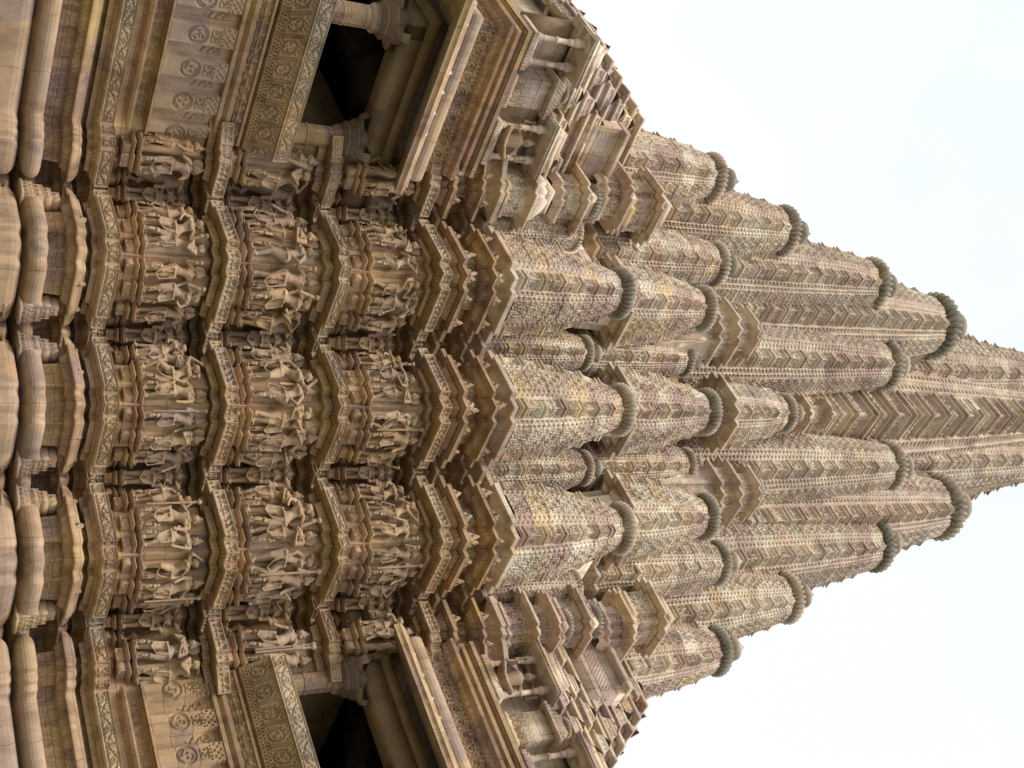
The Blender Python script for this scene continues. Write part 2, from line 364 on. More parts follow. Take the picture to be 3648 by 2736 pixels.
# leaf-shaped antefixes on the cornices and carved blocks on the base course
ante = MB()
def antefix(mb, p, n, z, w=.2, h=.17, t=.035):
    n = np.array(n, float); s = np.array([-n[1], n[0]])
    prof = [(-1, 0), (-.8, .35), (-.45, .5), (-.28, .85), (0, 1.1), (.28, .85), (.45, .5), (.8, .35), (1, 0)]
    F = [np.array([*(np.array(p)+s*x*w/2), z+y*h]) for x, y in prof]; N = np.array([*n, 0])*t
    for i in range(len(F)-1):
        lo = [np.array([F[i][0], F[i][1], z]), np.array([F[i+1][0], F[i+1][1], z])]
        mb.quad(lo[1], lo[0], F[i], F[i+1]); mb.quad(F[i+1], F[i], F[i]-N, F[i+1]-N)
    c = np.array([*p, z+h*.4]); 
    for k in range(8):
        a0 = k*PI/4; a1 = a0+PI/4; R = w*.16
        q = [c+np.array([*(s*R*math.cos(a)), R*math.sin(a)])*f + np.array([*n, 0])*g for a, f, g in ((a0, 1, 0), (a1, 1, 0), (a1, .6, .02), (a0, .6, .02))]
        mb.quad(q[1], q[0], q[3], q[2])
tips = [(0, 0), (1.61, -1.58), (-1.58, 1.61)]
for z in (11.985, 12.549):
    for (ta, tb) in tips:
        for k, (da, db, n) in enumerate([(.12, -.45, (1, 0)), (.10, -1.0, (1, 0)), (-.45, .12, (0, 1)), (-1.0, .10, (0, 1)), (-.03, -.12, (1, 0)), (-.12, -.03, (0, 1))]):
            if random.random() < .85: antefix(ante, (ta+da, tb+db), n, z+.005, w=random.uniform(.16, .26), h=random.uniform(.1, .2))
    for q in ((2.57, -3.3, (1, 0)), (2.1, -3.06, (0, 1)), (-3.3, 2.57, (0, 1)), (-3.06, 2.1, (1, 0))):
        antefix(ante, q[:2], q[2], z+.005, .2, .15)
for (ta, tb) in tips:
    for (da, db, n) in [(.1, -.6, (1, 0)), (-.6, .1, (0, 1)), (.06, -1.12, (1, 0)), (-1.12, .06, (0, 1))]:
        antefix(ante, (ta+da, tb+db), n, 5.56, random.uniform(.12, .2), random.uniform(.08, .14), .06)
ante.build('antefix', M_BAND, T)
blk = []
def gable_block(a0, a1, ax, z0, z1, side):
    """carved block that overlaps the rounded base courses; side 'a' faces +a"""
    mb = MB(); d = .13
    def P(u, out, z): return (ax-out, u, z) if side == 'a' else (u, ax-out, z)
    lo, hi = (a0, a1)
    def face(u0, u1, o, za, zb, hf):
        p = [P(u0, o, za), P(u1, o, za), P(u1, o, zb), P(u0, o, zb)]
        if side == 'b': p = [p[1], p[0], p[3], p[2]]
        mb.patch(*p, hf, .012)
    def boxy(u0, u1, o0, za, zb):
        if side == 'a': mb.box(ax-.4, ax-o0-.004, u0, u1, za, zb)
        else: mb.box(u0, u1, ax-.4, ax-o0-.004, za, zb)
    w = hi-lo
    for k, (f0, o, za, zb) in enumerate(((0, 0, 0, .30), (.05, .03, .30, .55), (.14, .06, .55, .78), (.25, .10, .78, 1.0))):
        u0, u1 = lo+w*f0, hi-w*f0; zz0, zz1 = z0+(z1-z0)*za, z0+(z1-z0)*zb
        boxy(u0, u1, o, zz0, zz1); face(u0, u1, o, zz0, zz1, H_lattice(.035, .10, k))
    boxy(lo-.02, hi+.02, -.03, z0-.03, z0+.012)
    return mb.build('gable_block', M_BASE, T)
for (ta, tb) in tips:
    gable_block(tb-1.30, tb-.98, ta+.19, 4.83, 5.38, 'a'); gable_block(ta-1.30, ta-.98, tb+.19, 4.83, 5.38, 'b')
    for sgn in (0, 1):   # small eaved niches on the lowest course
        mb = MB()
        for (zz, o) in ((4.50, .10), (4.60, .07)):
            if sgn == 0: mb.box(ta-.1, ta+.06+o, tb-1.32, tb-1.0, zz, zz+.045, .012)
            else: mb.box(ta-1.32, ta-1.0, tb-.1, tb+.06+o, zz, zz+.045, .012)
        if sgn == 0: mb.patch((ta+.09, tb-1.26, 3.9), (ta+.09, tb-1.04, 3.9), (ta+.09, tb-1.04, 4.5), (ta+.09, tb-1.26, 4.5), H_figs(.05, .02, .11, 7), .014)
        else: mb.patch((ta-1.04, tb+.09, 3.9), (ta-1.26, tb+.09, 3.9), (ta-1.26, tb+.09, 4.5), (ta-1.04, tb+.09, 4.5), H_figs(.05, .02, .11, 7), .014)
        mb.build('base_niche', M_BASE, T)

# ------------------------------------------------------------------ spires
def spire_body(W0, W1, H, res, nb, cell, prof=None, seed=0, amal=False, nfine=2, p=2.1, kf=None, es=1.35):
    mb = MB(); nv = int(H/res)+1; v = np.linspace(0, H, nv); t = v/H
    Wv = np.interp(t, prof[0], prof[1]) if prof else W0-(W0-W1)*t**p
    if prof:   # soften the table
        k = np.ones(max(3, nv//12)); k /= k.sum(); Wv = np.convolve(np.pad(Wv, len(k), mode='edge'), k, 'same')[len(k):-len(k)]
    fr = [(-1, 0), (-.645, 0), (-.64, -.06), (-.615, -.06), (-.61, .08), (-.50, .08), (-.495, .03), (-.485, .03), (-.48, .15), (-.385, .15), (-.38, .09), (-.37, .09), (-.365, .21), (0, .21)]
    fr = fr+[(-x, y) for x, y in fr[::-1]][1:]
    if kf: fr = [(x if abs(x) in (0, 1) else math.copysign(abs(x)*kf/.645, x), y) for x, y in fr]
    kk = (kf or .645)/.645
    fx = np.array([x for x, y in fr]); fy = np.array([y for x, y in fr])*(.5 if amal else 1)
    for side in range(4):
        fine = side < nfine
        nu = int(2*W0/res)+1 if fine else 30
        us = np.unique(np.concatenate([np.linspace(-1, 1, nu), fx])); vv = v if fine else v[::8]; Wl = Wv if fine else Wv[::8]
        U, V = np.meshgrid(us, vv); WW = np.repeat(Wl[:, None], len(us), 1)
        off = np.interp(U, fx, fy)*W0*(WW/W0)**.5
        um = U*W0*.9; au = np.abs(U)/kk
        h = np.zeros_like(U)
        # corner band: storeys with double eaves
        q = V/H*nb; b = np.floor(q); q = q-b; s = W0/.66; s = s**.6
        e = (.022*groove(q-.13, .07) + .034*groove(q-.30, .085) - .04*groove(q-.215, .06) - .06*groove(q-.41, .06))*s*es
        ks = (au > .645)*(1 > 0)
        lat = lattice(um+.37*b, V, cell, seed)
        if amal: e = e + .055*s*np.sqrt(np.clip(1-((q-.62)/.12)**2, 0, 1))*(.75+.25*np.abs(np.cos(um*PI/(cell*.55))))*(b % 2 == 0)
        body = (q > .50)*(1.0 if not amal else 1.0)
        h = np.where(ks, e - .055*s**.5*lat*body*(np.abs(U) < .965), h)
        # narrow strips: rows of notches
        pn = max(cell*.60, 4.6*res); qq = V/pn-np.floor(V/pn)
        for lo, hi, sh in ((.50, .61, 0), (.385, .48, .5)):
            m = (au > lo)*(au < hi); x = (au-lo)/(hi-lo)
            q2 = (qq+sh + .35*np.abs(x-.5)) % 1
            notch = ((q2 < .42)*(x > .38)*(x < .92))*1.0
            slit = (np.sin(V*2*PI/(pn*.8)+x*9) > .45)*(x < .32)*(x > .06)
            h = np.where(m, -.06*s**.5*notch - .03*slit, h)
        m = au < .365
        lc = lattice(um, V, cell*1.12, seed+3)
        pnl = groove(au-.345, .012)
        h = np.where(m, -.06*s**.5*np.maximum(lc, pnl), h)
        # courses of stone, slightly out of line
        ch = .36*s; cc = np.floor(V/ch); cw = np.floor((um + (cc % 2)*.3)/.5)
        h = h + (h2(cc, cw, seed+side)-.5)*.012 - .014*groove(V-(cc+.5)*ch-ch*.5+.006, .012)
        h = np.where(h2(cc, np.floor(um/.4), seed+11) > .955, np.minimum(h, -.012+.01*vnoise(um, V, 14)), h)   # worn plain repairs
        bot = sstep(V, 0, .02)*sstep(H-V, 0, .02); h = h*bot
        N = WW+off+h
        X = U*WW + np.sign(U)*h*(np.abs(U) > .995)*ks
        if side == 0: Pn = np.stack([N, X, V], -1)
        elif side == 1: Pn = np.stack([-X, N, V], -1)
        elif side == 2: Pn = np.stack([-N, -X, V], -1)
        else: Pn = np.stack([X, -N, V], -1)
        mb.grid(Pn)
    w = Wv[-1]; mb.box(-w, w, -w, w, H-.05, H)
    return mb
def lathe_m(prof, n=32, lobes=0, amp=0.0, point=0):
    mb = MB(); th = np.linspace(0, 2*PI, n+1); P = []
    for r, z, a in prof:
        l = 1-amp*a*(1-np.abs(np.cos(lobes*th/2))**.8) if lobes else np.ones_like(th)
        P.append(np.stack([r*l*np.cos(th), r*l*np.sin(th), np.full_like(th, z)], -1))
    return mb.grid(np.array(P))
def amal_profile(R, H):
    out = [(R*.55, -H*.55, 0)]
    for k in range(15):
        a = -PI/2+.25+(PI-.35)*k/14; out.append((R*(.52+.48*math.cos(a)**.75) if math.cos(a) > 0 else R*.52, H*.5*math.sin(a), 1))
    return out+[(R*.4, H*.52, 0), (.001, H*.53, 0)]
AM = {}
def amal_mesh(N):
    if N not in AM: AM[N] = lathe_m(amal_profile(1.12, .55), N*8, N, .27).mesh('amalaka', M_AMA, True)
    return AM[N]
neck_m = lathe_m([(.80, -.32, 0), (.80, .02, 0), (.92, .06, 0), (.92, .12, 0), (.7, .16, 0), (.62, .3, 0)], 40).mesh('neck', M_AMA, True)
cap_m = lathe_m([(.62, 0, 0), (.72, .03, 0), (.72, .06, 0), (.5, .11, 0), (.3, .15, 0), (.001, .16, 0)], 40).mesh('cap_slab', M_AMA, True)
fin_m = lathe_m([(.001, 0, 0), (.22, 0, 0), (.26, .03, 0), (.2, .07, 0), (.16, .09, 0), (.3, .16, 0), (.38, .28, 0), (.36, .4, 0), (.25, .5, 0), (.13, .54, 0), (.17, .58, 0), (.1, .62, 0), (.07, .7, 0), (.001, .82, 0)], 28).mesh('finial', M_AMA, True)
def link(me, name, parent, loc, sc_):
    o = bpy.data.objects.new(name, me); COL.objects.link(o); o.parent = parent; o.location = loc; o.scale = sc_ if hasattr(sc_, '__len__') else (sc_,)*3; return o
def crown_spire(o, H, R, N=32, fin=True, small=True):
    z = H+.05*R+R*.26
    link(neck_m, 'neck', o, (0, 0, H+.1*R), R*.78)
    link(amal_mesh(N), 'amalaka', o, (0, 0, z+R*.1), (R, R, R*1.05))
    if small:
        link(cap_m, 'cap_slab', o, (0, 0, z+R*.30), R*.9)
        link(amal_mesh(N), 'upper_amalaka', o, (0, 0, z+R*.50), R*.55)
    if fin: link(fin_m, 'finial', o, (0, 0, z+R*.58), R*1.4)
def pier_plan(w):
    s = w/.79; n = [(w, -(w-.38*s)), (w, w-.38*s), (w-.14*s, w-.38*s), (w-.14*s, w-.14*s)]
    out = []
    for k in range(4):
        c, q = math.cos(k*PI/2), math.sin(k*PI/2)
        out += [(c*x-q*y, q*x+c*y) for x, y in n]
        x, y = (w-.38*s), (w-.14*s); out.append((c*x-q*y, q*x+c*y))
    return out
cache = {}
def spire(a, b, z0, zt, R, W0=None, W1=None, nb=7, cell=.13, res=.016, base=0.0, key=None, label=None, mat=None, N=32, fin=True, seed=0, small=True, amal=False, p=2.1):
    W0 = W0 or R*1.35; W1 = W1 or R*.72; H = zt-R*.36-z0
    if key and key in cache: o = inst(cache[key], 'spire', T, (a, b, z0)); o.scale = (random.uniform(.985, 1.02), random.uniform(.985, 1.02), H/cache[key]['H']*random.uniform(.985, 1.012)); o.rotation_euler = (random.uniform(-.006, .006), random.uniform(-.006, .006), random.uniform(-.02, .02))
    else:
        mbs = spire_body(W0, W1, H, res, nb, cell, seed=seed, amal=amal, p=p)
        if base:
            pl = pier_plan(W0*1.21+.09); s = W0/.66
            sweep(mbs, pl, [(.34*s, -base), (.30*s, -.22*s), (.2*s, -.13*s), (.03, -.06*s), (0, -.05*s), (0, .02), (.2*s, .06)], {1: H_beads(.03, .1), 2: H_teeth(.012, .06, .3)}, closed=True)
        o = mbs.build('spire', mat or M_SPIRE, T, (a, b, z0))
        if key: cache[key] = o; o['H'] = H
    if label: o['label'] = label
    crown_spire(o, H, R, N, fin, small)
    if o.scale.z != 1:
        for c in o.children:
            c.scale.z /= o.scale.z; c.rotation_euler.z = random.uniform(0, 1)
    return o
both = lambda a, b: ((a, b), (b, a)) if abs(a-b) > 1e-6 else ((a, b),)
# first row, on the three bays
for (a, b) in ((-.68, -.68), (.93, -2.26), (-2.26, .93)):
    spire(a, b, 12.98, 15.72, .47, .66, .305, p=1.9, nb=6, res=.0135, cell=.18, key='bay', fin=False)
for (a, b) in both(-.52, -2.12): spire(a, b, 12.9, 15.5, .335, .42, .25, nb=6, res=.016, cell=.15, key='rec', N=28, fin=True, small=True)
for (a, b) in both(1.25, -3.62): spire(a, b, 12.9, 15.3, .335, .42, .25, nb=6, key='rec', N=28, fin=False)
# second row
for (a, b) in ((-1.45, -1.45), (.05, -3.05), (-3.05, .05)):
    spire(a, b, 16.3, 18.72, .46, .63, .30, p=1.9, nb=6, res=.0145, cell=.175, base=1.0, key='bay2', fin=False, seed=5)
for (a, b) in both(-1.15, -2.75): spire(a, b, 15.95, 18.7, .35, .44, .26, nb=6, res=.017, base=.9, key='rec2', N=28, seed=2)
# centre of the third row
spire(-2.3, -2.3, 19.95, 22.0, .43, .58, .30, nb=6, res=.016, base=1.2, fin=True, seed=8, label='smallest central spire on top of the three-spire stack')
# stacked spires against each side
ax = -6.0
for i, (r, zt, z0, R, nb, cell) in enumerate(((-2.4, 30.1, 22.0, .87, 15, .22), (-1.15, 26.7, 19.6, .68, 13, .20), (.25, 22.75, 17.6, .58, 10, .18), (1.45, 19.83, 15.9, .53, 8, .165))):
    for a, b in both(r, ax):
        spire(a, b, z0, zt, R, R*1.3, R*.74, nb=nb, res=.021 if i < 2 else .018, cell=cell, key='side%d' % i, mat=M_HIGH if i < 2 else M_SPIRE, base=1.2, N=30, seed=20+i, p=2.4)
for a, b in both(.25, -4.4): spire(a, b, 16.0, 19.72, .47, .60, .35, nb=8, res=.017, cell=.165, key='s5', base=1.0, N=28, seed=31)
for a, b in both(-2.75, -4.65): spire(a, b, 19.6, 27.35, .66, .90, .49, nb=14, res=.02, cell=.2, key='s6', mat=M_HIGH, base=1.5, N=30, seed=41, p=2.3)
for a, b in both(-4.15, -6.0): spire(a, b, 25.5, 36.0, .72, .98, .50, nb=12, res=.035, cell=.2, key='s0', mat=M_HIGH, N=32, seed=51)
# the main spire
Z0 = 12.9; Hm = 28.1
zs = [12.9, 16, 19, 22, 24.5, 27, 30, 33, 35.3, 37.4, 39.2, 41]; ws = [3.3, 3.28, 3.18, 3.05, 2.9, 2.68, 2.36, 2.0, 1.65, 1.28, .98, .72]
mbs = spire_body(3.3, .7, Hm, .030, 34, .30, prof=([(z-Z0)/Hm for z in zs], ws), seed=77, amal=True, kf=.68, es=1.7)
main = mbs.build('main_spire', M_HIGH, T, (-6, -6, Z0), label='tallest spire, its top cut off by the frame')
crown_spire(main, Hm, 1.3, 34)

# ------------------------------------------------------------------ brackets below the statues
def bracket(p, n, z, w=.34, d=.2, h=.30, corner=False):
    """p: point on the wall, n: outward normal"""
    n = np.array(n, float); n /= np.linalg.norm(n); mb = MB()
    def bx(w_, d_, z0, z1, t=0): mb.box(-w_/2, w_/2, -.15, d_, z0, z1, t)
    bx(w*.62, d*.40, -h, -h*.55); 
    mb.patch((w*.3, d*.42, -h*.97), (-w*.3, d*.42, -h*.97), (-w*.3, d*.42, -h*.58), (w*.3, d*.42, -h*.58), H_diamond(.035, w*.6), .012)
    for z0, z1, s0, e0 in ((-h*.52, -h*.34, .86, .85), (-h*.18, 0, 1.0, 1.0)):
        ww = w*s0/2; dd = d*e0     # sharp-edged slab: soffit rises to a thin lip
        V = [(-ww*.78, -.15, z0), (ww*.78, -.15, z0), (ww*.78, dd*.6, z0), (-ww*.78, dd*.6, z0), (-ww, -.15, z1-.015), (ww, -.15, z1-.015), (ww, dd, z1-.015), (-ww, dd, z1-.015), (-ww, -.15, z1), (ww, -.15, z1), (ww, dd, z1), (-ww, dd, z1)]
        mb.add(V, [(0, 3, 2, 1), (0, 1, 5, 4), (1, 2, 6, 5), (2, 3, 7, 6), (3, 0, 4, 7), (4, 5, 9, 8), (5, 6, 10, 9), (6, 7, 11, 10), (7, 4, 8, 11), (8, 9, 10, 11)])
    o = mb.build('bracket', M_WALL, T, (p[0], p[1], z)); o.rotation_euler = (0, 0, math.atan2(-n[0], n[1])); return o

# ------------------------------------------------------------------ statues
def cap_mesh(V, F, p, q, r0, r1, n=10):
    p = Vector(p); q = Vector(q); d = q-p; L = d.length
    if L < 1e-6: d = Vector((0, 0, 1)); 
    R = d.to_track_quat('Z', 'Y').to_matrix(); b = len(V); rings = []
    for k in range(5): a = -PI/2+k*PI/8; rings.append((r0*math.cos(a), r0*math.sin(a)))
    for k in range(5): a = k*PI/8; rings.append((r1*math.cos(a), L+r1*math.sin(a)))
    for r, h in rings:
        for i in range(n):
            t = 2*PI*i/n; V.append(p+R@Vector((max(r, 1e-4)*math.cos(t), max(r, 1e-4)*math.sin(t), h)))
    for j in range(len(rings)-1):
        for i in range(n): F.append((b+j*n+i, b+j*n+(i+1) % n, b+(j+1)*n+(i+1) % n, b+(j+1)*n+i))
    F.append(tuple(b+i for i in range(n))[::-1]); e = b+(len(rings)-1)*n; F.append(tuple(e+i for i in range(n)))
def ell_mesh(V, F, c, r, n=12, m=8, rot=None):
    b = len(V); c = Vector(c)
    for j in range(m+1):
        a = -PI/2+PI*j/m
        for i in range(n):
            t = 2*PI*i/n; v = Vector((r[0]*max(math.cos(a), 1e-3)*math.cos(t), r[1]*max(math.cos(a), 1e-3)*math.sin(t), r[2]*math.sin(a)))
            V.append(c+(rot@v if rot else v))
    for j in range(m):
        for i in range(n): F.append((b+j*n+i, b+j*n+(i+1) % n, b+(j+1)*n+(i+1) % n, b+(j+1)*n+i))
    F.append(tuple(b+i for i in range(n))[::-1]); e = b+m*n; F.append(tuple(e+i for i in range(n)))
def remesh(V, F, name, vox=.0095, mat=None, smooth=2):
    me = bpy.data.meshes.new(name+'_raw'); me.from_pydata([tuple(v) for v in V], [], F)
    o = bpy.data.objects.new('tmp', me); COL.objects.link(o)
    md = o.modifiers.new('r', 'REMESH'); md.mode = 'VOXEL'; md.voxel_size = vox
    sm = o.modifiers.new('s', 'SMOOTH'); sm.factor = .5; sm.iterations = smooth
    dg = bpy.context.evaluated_depsgraph_get(); ev = o.evaluated_get(dg)
    out = bpy.data.meshes.new_from_object(ev); out.name = name
    out.polygons.foreach_set('use_smooth', np.ones(len(out.polygons), bool)); out.materials.clear(); out.materials.append(mat or M_STAT)
    bpy.data.objects.remove(o); return out
def figure(V, F, pose, at=(0, 0, 0), s=1.0, mirror=1, female=True):
    """one-metre-tall standing figure facing +y; pose gives hip sway and elbow / hand points"""
    A = Vector(at)
    def T_(p): return A+Vector((p[0]*mirror, p[1], p[2]))*s
    def cp(p, q, r0, r1): cap_mesh(V, F, T_(p), T_(q), r0*s, r1*s)
    def el(c, r): ell_mesh(V, F, T_(c), [x*s for x in r])
    sw = pose.get('sway', .035); hz = .49
    hip = (sw, 0, hz); lk = pose.get('lk', (-.03+sw*.4, .05, .26)); rk = pose.get('rk', (.06+sw, .02, .26))
    lf = pose.get('lf', (-.055, .0, .035)); rf = pose.get('rf', (.055, .0, .035))
    hw = .078 if female else .062
    for sx, kn, ft in ((-1, lk, lf), (1, rk, rf)):
        h = (hip[0]+sx*.042, 0, hz-.02); cp(h, kn, .062 if female else .054, .036); cp(kn, ft, .034, .021)
        cp((ft[0], ft[1], ft[2]-.012), (ft[0]+sx*.012, ft[1]+.075, ft[2]-.018), .021, .013)
        cp((ft[0]-.018, ft[1]+.01, ft[2]+.012), (ft[0]+.018, ft[1]+.01, ft[2]+.012), .018, .018)
    el(hip, (hw+.022, .062, .066))
    waist = (sw*.35, .0, .60); chest = (-sw*.5, .005, .70)
    cp((hip[0], 0, hz+.03), waist, .065, .047 if female else .055); cp(waist, chest, .047 if female else .055, .066)
    el(chest, (.078 if female else .09, .055, .06))
    if female:
        for sx in (-1, 1): el((chest[0]+sx*.040, .055, .705), (.034, .034, .033))
    sh = (-sw*.75, 0, .765)
    cp((sh[0]-.085, 0, .755), (sh[0]+.085, 0, .755), .036, .036)
    hd = pose.get('head', 0.0); hc = (sh[0]+hd*.6, .015, .868)
    cp((sh[0], 0, .76), (hc[0], .005, .84), .028, .026); el(hc, (.043, .048, .055))
    el((hc[0], hc[1]+.048, hc[2]-.005), (.009, .012, .014)); el((hc[0], hc[1]+.035, hc[2]-.035), (.017, .015, .012))
    for sx in (-1, 1):
        cp((hc[0]+sx*.044, .01, hc[2]+.0), (hc[0]+sx*.05, .01, hc[2]-.035), .011, .014); el((hc[0]+sx*.017, hc[1]+.038, hc[2]+.008), (.011, .01, .007))
    if pose.get('crown', 1) == 1:
        cp((hc[0], .0, hc[2]+.035), (hc[0]-hd*.2, -.005, hc[2]+.125), .042, .016); cp((hc[0]-.04, .01, hc[2]+.035), (hc[0]+.04, .01, hc[2]+.035), .018, .018)
        el((hc[0], 0, hc[2]+.075), (.04, .04, .012))
    else:
        el((hc[0]+pose.get('bun', .05), -.02, hc[2]+.035), (.05, .042, .042)); el((hc[0], -.004, hc[2]+.03), (.047, .046, .04))
    for sx, eb, hn in ((-1, pose['le'], pose['lh']), (1, pose['re'], pose['rh'])):
        s0 = (sh[0]+sx*.098, 0, .755); cp(s0, eb, .028, .022); cp(eb, hn, .022, .016); el(hn, (.021, .018, .026))
        d = Vector(hn)-Vector(eb); d.normalize() if d.length else None
        for k in (-1, 0, 1): cp(hn, tuple(Vector(hn)+d*.038+Vector((k*.010, .004*k, 0))), .0085, .0065)
        cp(hn, tuple(Vector(hn)+d*.012+Vector((-sx*.024, .01, 0))), .009, .007)
        m = Vector(s0).lerp(Vector(eb), .55); el(tuple(m), (.031, .031, .012))
        m = Vector(eb).lerp(Vector(hn), .85); el(tuple(m), (.023, .023, .01))
    # girdle, tassels, long garland
    for k in range(9):
        a0 = -1.25+k*.28; a1 = a0+.28; rr = hw+.028
        cp((hip[0]+rr*math.sin(a0), rr*.8*math.cos(a0), hz-.012-.014*math.cos(a0)), (hip[0]+rr*math.sin(a1), rr*.8*math.cos(a1), hz-.012-.014*math.cos(a1)), .013, .013)
    for x in (-.05, .0, .05): cp((hip[0]+x, .072, hz-.02), (hip[0]*.8+x*1.1, .062, hz-.10-.03*(x == 0)), .011, .008)
    if pose.get('garland', 1):
        L = pose.get('gl', .22); pts = [(sh[0]-.07, .03, .74), (hip[0]-.085, .055, .5), (-.06, .075, L+.06), (0, .085, L), (.075, .075, L+.06), (hip[0]+.085, .055, .5), (sh[0]+.07, .03, .74)]
        for p, q in zip(pts[1:-1], pts[2:-1]): cp(p, q, .011, .011)
    cp((sh[0]-.035, .04, .775), (chest[0], .075, .725), .009, .009); cp((sh[0]+.035, .04, .775), (chest[0], .075, .725), .009, .009)
    if pose.get('halo'): el((hc[0], -.055, hc[2]+.03), (.105, .02, .12))
    if pose.get('staff'):
        x = pose['staff']; cp((x, .05, .12), (x, .05, .92), .014, .014); el((x, .05, .95), (.032, .028, .045))
    for pz in pose.get('lotus', []): el(pz, (.034, .026, .034)); cp(pz, (pz[0]*.9, pz[1], pz[2]-.1), .009, .009)
POSES = [
 ('slim haloed goddess with folded hands', dict(le=(-.15, .02, .62), lh=(-.02, .10, .66), re=(.12, .02, .62), rh=(.0, .10, .67), halo=1)),
 ('dancer with one arm raised overhead', dict(sway=.06, le=(-.19, .01, .80), lh=(-.10, .02, .96), re=(.15, .03, .63), rh=(.13, .06, .50), lk=(-.09, .08, .27), lf=(-.04, .02, .035), crown=0)),
 ('crowned god holding up a lotus', dict(sway=-.03, le=(-.17, .02, .64), lh=(-.18, .08, .80), re=(.15, .02, .63), rh=(.17, .07, .49), lotus=[(-.18, .09, .86)], halo=1, gl=.16)),
 ('woman lifting an arm to her hair', dict(sway=-.055, le=(-.20, -.01, .86), lh=(-.05, .0, .93), re=(.12, .06, .62), rh=(.03, .09, .73), crown=0, bun=-.04, head=.03)),
 ('crowned guardian holding a club', dict(sway=.04, le=(-.15, .02, .62), lh=(-.15, .06, .52), re=(.18, .02, .66), rh=(.165, .05, .80), staff=.165, halo=0, gl=.2)),
 ('woman holding a mirror', dict(sway=.05, le=(-.15, .04, .63), lh=(-.05, .09, .55), re=(.17, .03, .68), rh=(.15, .07, .86), lotus=[(.15, .08, .92)], crown=0, bun=.05, head=-.02)),
 ('woman with hand on waist', dict(sway=-.05, le=(-.19, .0, .63), lh=(-.09, .03, .54), re=(.13, .02, .62), rh=(.11, .05, .47), halo=0)),
 ('crowned god with forearms bent forward', dict(sway=.02, le=(-.15, .03, .62), lh=(-.12, .12, .65), re=(.15, .03, .62), rh=(.12, .12, .70), halo=1, gl=.14)),
]
STM = []
def slab(V, F, w=.16, h=1.0):   # rough stone left behind the figure
    cap_mesh(V, F, (0, -.075, .0), (0, -.075, h*.9), .05, .05)
def make_fig(i, mirror=1, extra=True):
    V, F = [], []; nm, ps = POSES[i]
    figure(V, F, ps, mirror=mirror, female=i not in (2, 4, 7)); slab(V, F)
    return remesh(V, F, 'body')
for i in range(len(POSES)):
    STM.append((POSES[i][0], make_fig(i), [])); STM.append((POSES[i][0], make_fig(i, -1), []))
# embracing pair
V, F = [], []
figure(V, F, dict(sway=.03, le=(-.14, .05, .63), lh=(-.02, .1, .66), re=(.12, .08, .68), rh=(.03, .1, .74), head=.04, gl=.2), at=(-.075, 0, 0), s=.97, female=False)
figure(V, F, dict(sway=-.05, le=(-.12, .06, .66), lh=(-.12, .08, .78), re=(.13, .03, .62), rh=(.05, .09, .58), crown=0, head=-.05, garland=0), at=(.085, .02, 0), s=.9)
slab(V, F); STM.append(('embracing couple', remesh(V, F, 'body'), []))
# small attendant
V, F = [], []; figure(V, F, POSES[0][1], s=.32); ATT = remesh(V, F, 'attendant', .008, smooth=1)
V, F = [], []; figure(V, F, dict(sway=.05, le=(-.17, .03, .7), lh=(-.12, .08, .84), re=(.15, .03, .64), rh=(.12, .08, .55)), s=.36); ATT2 = remesh(V, F, 'attendant', .008, smooth=1)
# frontal niche figure, hands before the chest
V, F = [], []; figure(V, F, dict(sway=.0, le=(-.145, .04, .60), lh=(-.03, .10, .66), re=(.145, .04, .60), rh=(.03, .10, .66), lk=(-.045, .03, .26), rk=(.045, .03, .26), halo=1, gl=.25)); slab(V, F)
POSTM = remesh(V, F, 'body')
# rearing lion beast with a small rider, in profile (head towards +x)
def beast(mir):
    V, F = [], []
    def T_(p): return (p[0]*mir, p[1], p[2])
    def cp(p, q, a, b): cap_mesh(V, F, T_(p), T_(q), a, b)
    def el(c, r): ell_mesh(V, F, T_(c), r)
    cp((-.08, .02, .36), (.04, .05, .62), .095, .088); el((-.09, .02, .33), (.10, .09, .105)); el((.05, .05, .64), (.10, .085, .10))
    for y in (-.045, .075):
        cp((-.09, y*.8, .31), (.0, y+.01, .20), .062, .038); cp((.0, y+.01, .20), (-.06, y, .09), .034, .024); cp((-.06, y, .09), (-.02, y+.01, .025), .024, .022); cp((-.02, y+.01, .02), (.05, y+.015, .02), .024, .018)
        cp((.08, y*.8, .60), (.17, y+.01, .55), .046, .032); cp((.17, y+.01, .55), (.16, y, .44), .03, .022); el((.165, y, .42), (.026, .024, .03))
    cp((.06, .05, .68), (.09, .055, .80), .068, .058); el((.11, .055, .84), (.075, .06, .06)); cp((.13, .06, .83), (.19, .065, .81), .036, .026)
    cp((.16, .06, .865), (.2, .07, .875), .018, .014); cp((.08, .02, .88), (.04, .02, .96), .02, .01); cp((.08, .09, .88), (.05, .1, .95), .018, .01)
    for k in range(5): el((.02-.015*k, .06, .82-.05*k), (.035, .05, .03))
    cp((-.16, .0, .3), (-.2, -.02, .42), .022, .018); cp((-.2, -.02, .42), (-.17, -.02, .55), .018, .014)
    cp((-.07, .04, .50), (-.05, .05, .64), .035, .03); el((-.045, .055, .70), (.03, .03, .034)); cp((-.05, .06, .62), (.03, .08, .66), .014, .012)   # rider
    cp((-.04, .1, .12), (-.02, .11, .22), .03, .025); el((-.01, .11, .27), (.025, .025, .028))
    return remesh(V, F, 'body')
BEAST = {1: beast(1), -1: beast(-1)}
